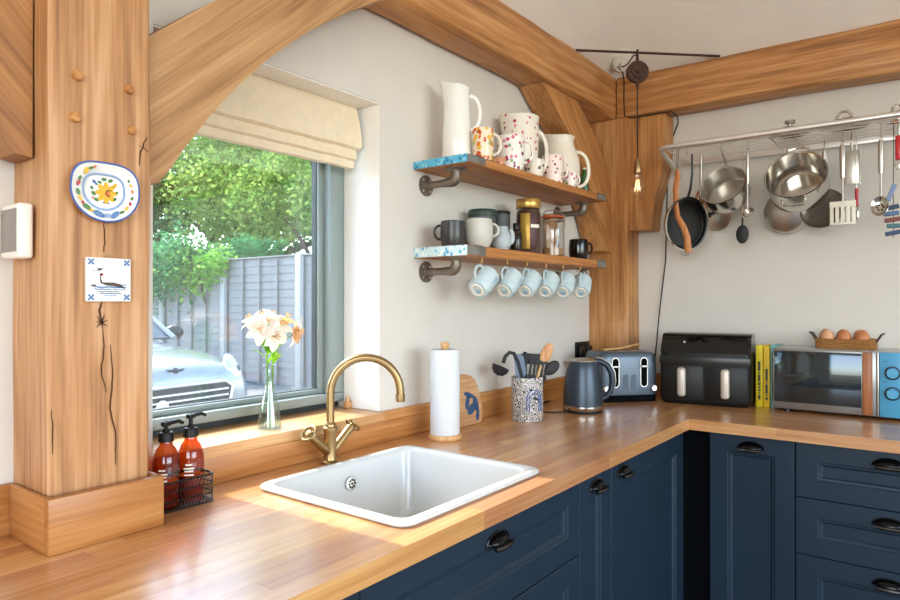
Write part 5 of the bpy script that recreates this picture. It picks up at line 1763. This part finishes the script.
for a, b in zip(posts_y, posts_y[1:]):
    ln = b - a - .125
    mid = (a + b) / 2
    for k in range(NS):
        z = .06 + k * .1235
        if slat_mesh is None:
            slat_mesh = MB().box((-.006, -.94, 0), (.006, .94, .14)).mesh('slat', 0)
        o = O('slat', slat_mesh, M_fence, fence)
        o.location = (0, mid - 8, z); o.rotation_euler = (0, math.radians(6), 0)
        o.scale = (1, ln / 1.88, 1)
    for j in range(5):
        if bat_mesh is None:
            bat_mesh = MB().box((-.035, -.018, 0), (-.012, .018, 1.98), .002).mesh('batten', 0)
        o = O('batten', bat_mesh, M_fence, fence)
        o.location = (-.012, a - 8 + .085 + (ln - .045) * j / 4, .05)
    O('capping', MB().box((-.035, -ln / 2, 2.04), (.025, ln / 2, 2.065), .003), M_fence, fence, loc=(0, mid - 8, 0))

M_bark = plain('bark', '5a4a3a', .95, var=.3, scale=12, bump=.6, bscale=20)
M_lf1 = leafmat('leaf_bright', ('55803f', '86a858', 'cdd27a'), 1.6, .55)
M_lf2 = leafmat('leaf_dark', ('1f4a24', '3a6e34', '5f9448'), 1.6, .45)
M_lf3 = leafmat('leaf_hedge', ('2f6440', '4c8a58', '7fb27a'), 2.2, .45)
M_lf4 = leafmat('leaf_ivy', ('4a8a3a', '7fb04f', 'bcd878'), 3, .45)


def leaves(n, sampler, size, seed, drop=.2):
    r = random.Random(seed)
    v = []; f = []
    for _ in range(n):
        p = Vector(sampler(r))
        s = size * r.uniform(.6, 1.3)
        d = Vector((r.gauss(0, 1), r.gauss(0, 1), r.gauss(0, .7) - drop)).normalized()
        w = d.cross(Vector((r.gauss(0, 1), r.gauss(0, 1), r.gauss(0, 1)))).normalized()
        k = w.cross(d)
        b = len(v)
        v += [p, p + d * s * .5 + w * s * .30 + k * s * .07, p + d * s, p + d * s * .5 - w * s * .30 + k * s * .07]
        f += [(b, b + 1, b + 2), (b, b + 2, b + 3)]
    me = bpy.data.meshes.new('leaves')
    me.from_pydata([tuple(p) for p in v], [], f)
    return me


def crown(blobs):
    tot = sum(b[3] ** 2 for b in blobs)

    def smp(r):
        q = r.uniform(0, tot)
        for (x, y, z, R_) in blobs:
            q -= R_ ** 2
            if q <= 0:
                break
        d = Vector((r.gauss(0, 1), r.gauss(0, 1), r.gauss(0, 1))).normalized() * R_ * (r.random() ** .35)
        return (x + d.x, y + d.y, z + d.z * .85)
    return smp


def tree(label, loc, trunk_h, r0, blobs, n, size, mat, seed):
    t = T('tree', label, 'tree', loc)
    t['group'] = 'trees beyond the fence'
    r = random.Random(seed)
    O('trunk', MB().tube([(0, 0, -.05), (.08, .05, trunk_h * .5), (.02, .15, trunk_h)], [r0, r0 * .8, r0 * .55], 10), M_bark, t)
    for b in blobs:
        O('branch', MB().tube([(.02, .15, trunk_h * .85), (b[0] * .5, b[1] * .5, (trunk_h + b[2]) / 2), (b[0] * .9, b[1] * .9, b[2])], [r0 * .4, r0 * .25, .02], 7), M_bark, t)
    O('foliage', leaves(n, crown(blobs), size, seed), mat, t, kind='stuff')
    return t


tree('broad sunlit tree with yellow green leaves beyond the fence', (6.2, 11.6, 0), 2.4, .22,
     [(-.9, -.3, 3.6, 1.3), (.3, .8, 4.3, 1.6), (-.5, 1.6, 4.9, 1.5), (.8, -1.2, 4.2, 1.4), (-.6, -1.8, 3.5, 1.1), (.2, .2, 5.8, 1.5), (-.8, 2.6, 3.8, 1.2)], 24000, .12, M_lf1, 21)
tree('mixed green tree with thin crown showing sky beyond the fence end', (5.6, 8.3, 0), 2.2, .15,
     [(-.2, -.5, 3.3, .95), (.2, .5, 4.0, 1.1), (-.3, .3, 5.0, 1.1), (.3, -.9, 4.6, 1.0), (-.4, 1.2, 3.2, .9)], 11000, .10, M_lf1, 22)
tree('dark evergreen tree at the far end beyond the fence', (4.6, 14.2, 0), 2.2, .2,
     [(0, 0, 3.2, 1.3), (-.2, -.5, 4.2, 1.2), (.3, .6, 5.0, 1.3), (-.3, .9, 3.4, 1.2), (-.2, -1.5, 3.2, .9)], 16000, .11, M_lf2, 23)
tree('tall dark tree standing behind the sunlit tree', (9.5, 15.5, 0), 3, .3,
     [(0, 0, 4.5, 2.2), (-1, -1.5, 5.5, 2.0), (1, -3, 4.2, 2.0), (.4, 2, 5, 2.2), (0, 0, 7.2, 2.2), (1.4, -4.6, 3.6, 1.8)], 16000, .2, M_lf2, 24)
hd = T('hedge', 'clipped green hedge rising above the far fence panels', 'hedge', (4.1, 10.6, 0))


def hedge_s(r):
    u, v_, w = r.uniform(-1, 1), r.uniform(-1, 1), r.random() ** .6
    return (u * .55, v_ * 2.4, .3 + w * 2.15 + .1 * math.sin(v_ * 4))


O('foliage', leaves(22000, hedge_s, .085, 31), M_lf3, hd, kind='stuff')
O('stem', MB().tube([(0, -.6, -.02), (0, -.5, 1.6)], .05, 8), M_bark, hd)


def over_s(r):
    v_ = r.uniform(-1, 1)
    return (-.85 + r.gauss(0, .16), .3 + v_ * 1.75, 2.05 + .12 * math.sin(v_ * 6) + .28 * r.gauss(0, 1) - .12 * (1 - v_) * r.random())


O('overhang', leaves(7000, over_s, .085, 35), M_lf3, hd, kind='stuff')
fh = T('hedge', 'tall leafy hedge closing the far end of the drive', 'hedge', (-3.0, 16.5, 0))


def far_s(r):
    u = r.uniform(-1, 1)
    return (u * 6.6, r.uniform(-.6, .6), .1 + (r.random() ** .7) * (3.2 + .5 * math.sin(u * 7)))


O('foliage', leaves(14000, far_s, .2, 37), M_lf2, fh, kind='stuff')
O('stem', MB().tube([(0, 0, -.02), (0, .1, 2.2)], .08, 8), M_bark, fh)
iv = T('ivy', 'pale ivy tumbling over the top of the fence', 'ivy', (3.25, 8.95, 1.72))


def ivy_s(r):
    t_ = r.uniform(-1, 1)
    h = .40 * (1 - t_ * t_) + .10
    return (r.gauss(-.02, .09), t_ * .85, .36 + .12 * r.gauss(0, 1) - h * r.random() ** 1.6)


O('foliage', leaves(1500, ivy_s, .085, 33), M_lf4, iv, kind='stuff')
O('stem', MB().tube([(.02, -.2, -.4), (0, 0, .2), (-.02, .3, .45)], .018, 6), M_bark, iv)

# parked car, nose towards the house
M_car = plain('silver_paint', '8f9498', .22, .35, var=.01, Coat_Weight=.6)
M_cargl = plain('car_glass', '2e3b42', .05, .0, var=.02)
M_carbk = plain('car_trim_black', '14161a', .4)
M_lamp = plain('headlamp_lens', 'c9ced2', .08, .6)
car = T('car', 'small silver hatchback parked nose towards the window', 'car', (-.35, 3.40, 0), math.radians(5))


def csec(y, w, zt, zb=.2):
    half = [(0, zt), (.35 * w, zt - .006), (.62 * w, zt - .022), (.82 * w, zt - .06), (.94 * w, zt - .13), (w, zt - .26), (w * 1.0, .46), (.985 * w, .34), (.93 * w, zb + .02), (.5 * w, zb), (0, zb)]
    return [(x, y, z) for x, z in half] + [(-x, y, z) for x, z in half[-2:0:-1]]


st = [(0, .52, .72, .30), (.02, .66, .785, .25), (.07, .745, .83, .22), (.16, .79, .868, .2), (.32, .82, .905, .2), (.55, .835, .935, .2), (.85, .84, .965, .2), (1.15, .842, 1.0, .2), (1.5, .842, 1.0, .2), (2.6, .842, 1.0, .2), (3.3, .835, .99, .2), (3.68, .80, .95, .22), (3.8, .72, .85, .26)]
O('body', MB().loft([csec(*s) for s in st]), M_car, car, 35)


def gsec(y, z, wb, wt, zb=.985):
    return [(-wb, y, zb), (wb, y, zb), (wt, y, z), (-wt, y, z)]


O('cabin_glass', MB().loft([gsec(1.12, 1.0, .70, .69), gsec(1.72, 1.375, .74, .585), gsec(3.15, 1.365, .74, .58), gsec(3.66, 1.02, .68, .64)]), M_cargl, car, 20)
O('roof', MB().loft([[(x, y, z) for x, z in ((-.60, zz - .03), (-.5, zz), (0, zz + .02), (.5, zz), (.60, zz - .03))] for y, zz in ((1.66, 1.375), (1.8, 1.40), (2.5, 1.41), (3.2, 1.385), (3.28, 1.36))], None, True, True), M_car, car, 50)
for s in (-1, 1):
    O('pillar', MB().tube([(s * .735, 1.10, .99), (s * .69, 1.42, 1.2), (s * .60, 1.72, 1.378)], [.03, .028, .03], 8), M_car, car)
    O('pillar', MB().tube([(s * .75, 2.35, .99), (s * .60, 2.35, 1.375)], .03, 8), M_carbk, car)
    mi = O('mirror', MB().ball((s * .93, 1.38, 1.035), .10, .07, .075, 16, 10), M_carbk, car)
    O('mirror_stalk', MB().tube([(s * .78, 1.36, .98), (s * .88, 1.38, 1.01)], .02, 8), M_carbk, mi)
    hl_ = O('headlight', MB().ball((0, 0, 0), .112, .135, .06, 20, 10, Matrix.Translation((s * .615, .105, .745)) @ rot_to((s * .42, -.82, .38))), M_lamp, car)
    O('headlight_ring', MB().tube([(.118 * math.cos(a), .142 * math.sin(a), .004) for a in [2 * PI * k / 28 for k in range(28)]], .012, 8, closed=True, M=Matrix.Translation((s * .615, .105, .745)) @ rot_to((s * .42, -.82, .38))), M_chrome, hl_)
    O('lamp_reflector', MB().lathe([(0, .062), (.03, .060), (.04, .05), (.044, .04)], 18, Matrix.Translation((s * .615, .105, .745)) @ rot_to((s * .42, -.82, .38))), M_carbk, hl_)
    for y in (.62, 3.1):
        wl = O('wheel', MB().lathe([(0, -.09), (.24, -.09), (.29, -.07), (.30, 0), (.29, .07), (.24, .09), (0, .07)], 28, at((s * .75, y, .30), (s, 0, 0))), M_carbk, car)
        O('wheel_rim', MB().lathe([(0, .075), (.19, .088), (.205, .094), (.19, .097), (.05, .085), (0, .09)], 20, at((s * .75, y, .30), (s, 0, 0))), M_steelb, wl)
# grille with bars, emblem on the bonnet nose
gp = [(-.50, .635), (-.42, .685), (.42, .685), (.50, .635), (.46, .46), (.36, .42), (-.36, .42), (-.46, .46)]
g = O('grille', MB().prism(gp, -.004, .03, plane_y(-.005)), M_carbk, car)
O('grille_surround', MB().tube([(x, -.035, z) for x, z in gp], .014, 8, closed=True), M_chrome, g)
for z in (.47, .52, .57, .62):
    O('grille_bar', MB().tube([(-.45, -.04, z), (0, -.046, z), (.45, -.04, z)], .010, 6), M_chrome, g)
O('badge', MB().tube([(-.17 + .045 * math.cos(a), -.055, .54 + .045 * math.sin(a)) for a in [2 * PI * k / 20 for k in range(20)]], .008, 6, closed=True).lathe([(0, 0), (.035, 0), (.03, .01), (0, .012)], 16, at((-.17, -.05, .54), (0, -1, 0))), M_chrome, g)
em = MB()
em.lathe([(0, 0), (.028, 0), (.026, .006), (0, .008)], 16, at((0, .028, .80), (0, -.75, .66)))
for s in (-1, 1):
    for k in range(3):
        em.tube([(s * .03, .022, .803 + .0 * k), (s * (.085 - .012 * k), .027, .813 - .011 * k)], [.006, .003], 6)
O('bonnet_emblem', em, M_carbk, car)
O('bumper', MB().loft([[(x, y, z) for y, z in ((.03 + abs(x) ** 3 * .28, .24), (-.05 + abs(x) ** 3 * .28, .27), (-.06 + abs(x) ** 3 * .28, .36), (.0 + abs(x) ** 3 * .28, .39), (.1 + abs(x) ** 3 * .28, .32))] for x in [-.78 + 1.56 * k / 16 for k in range(17)]]), M_car, car)
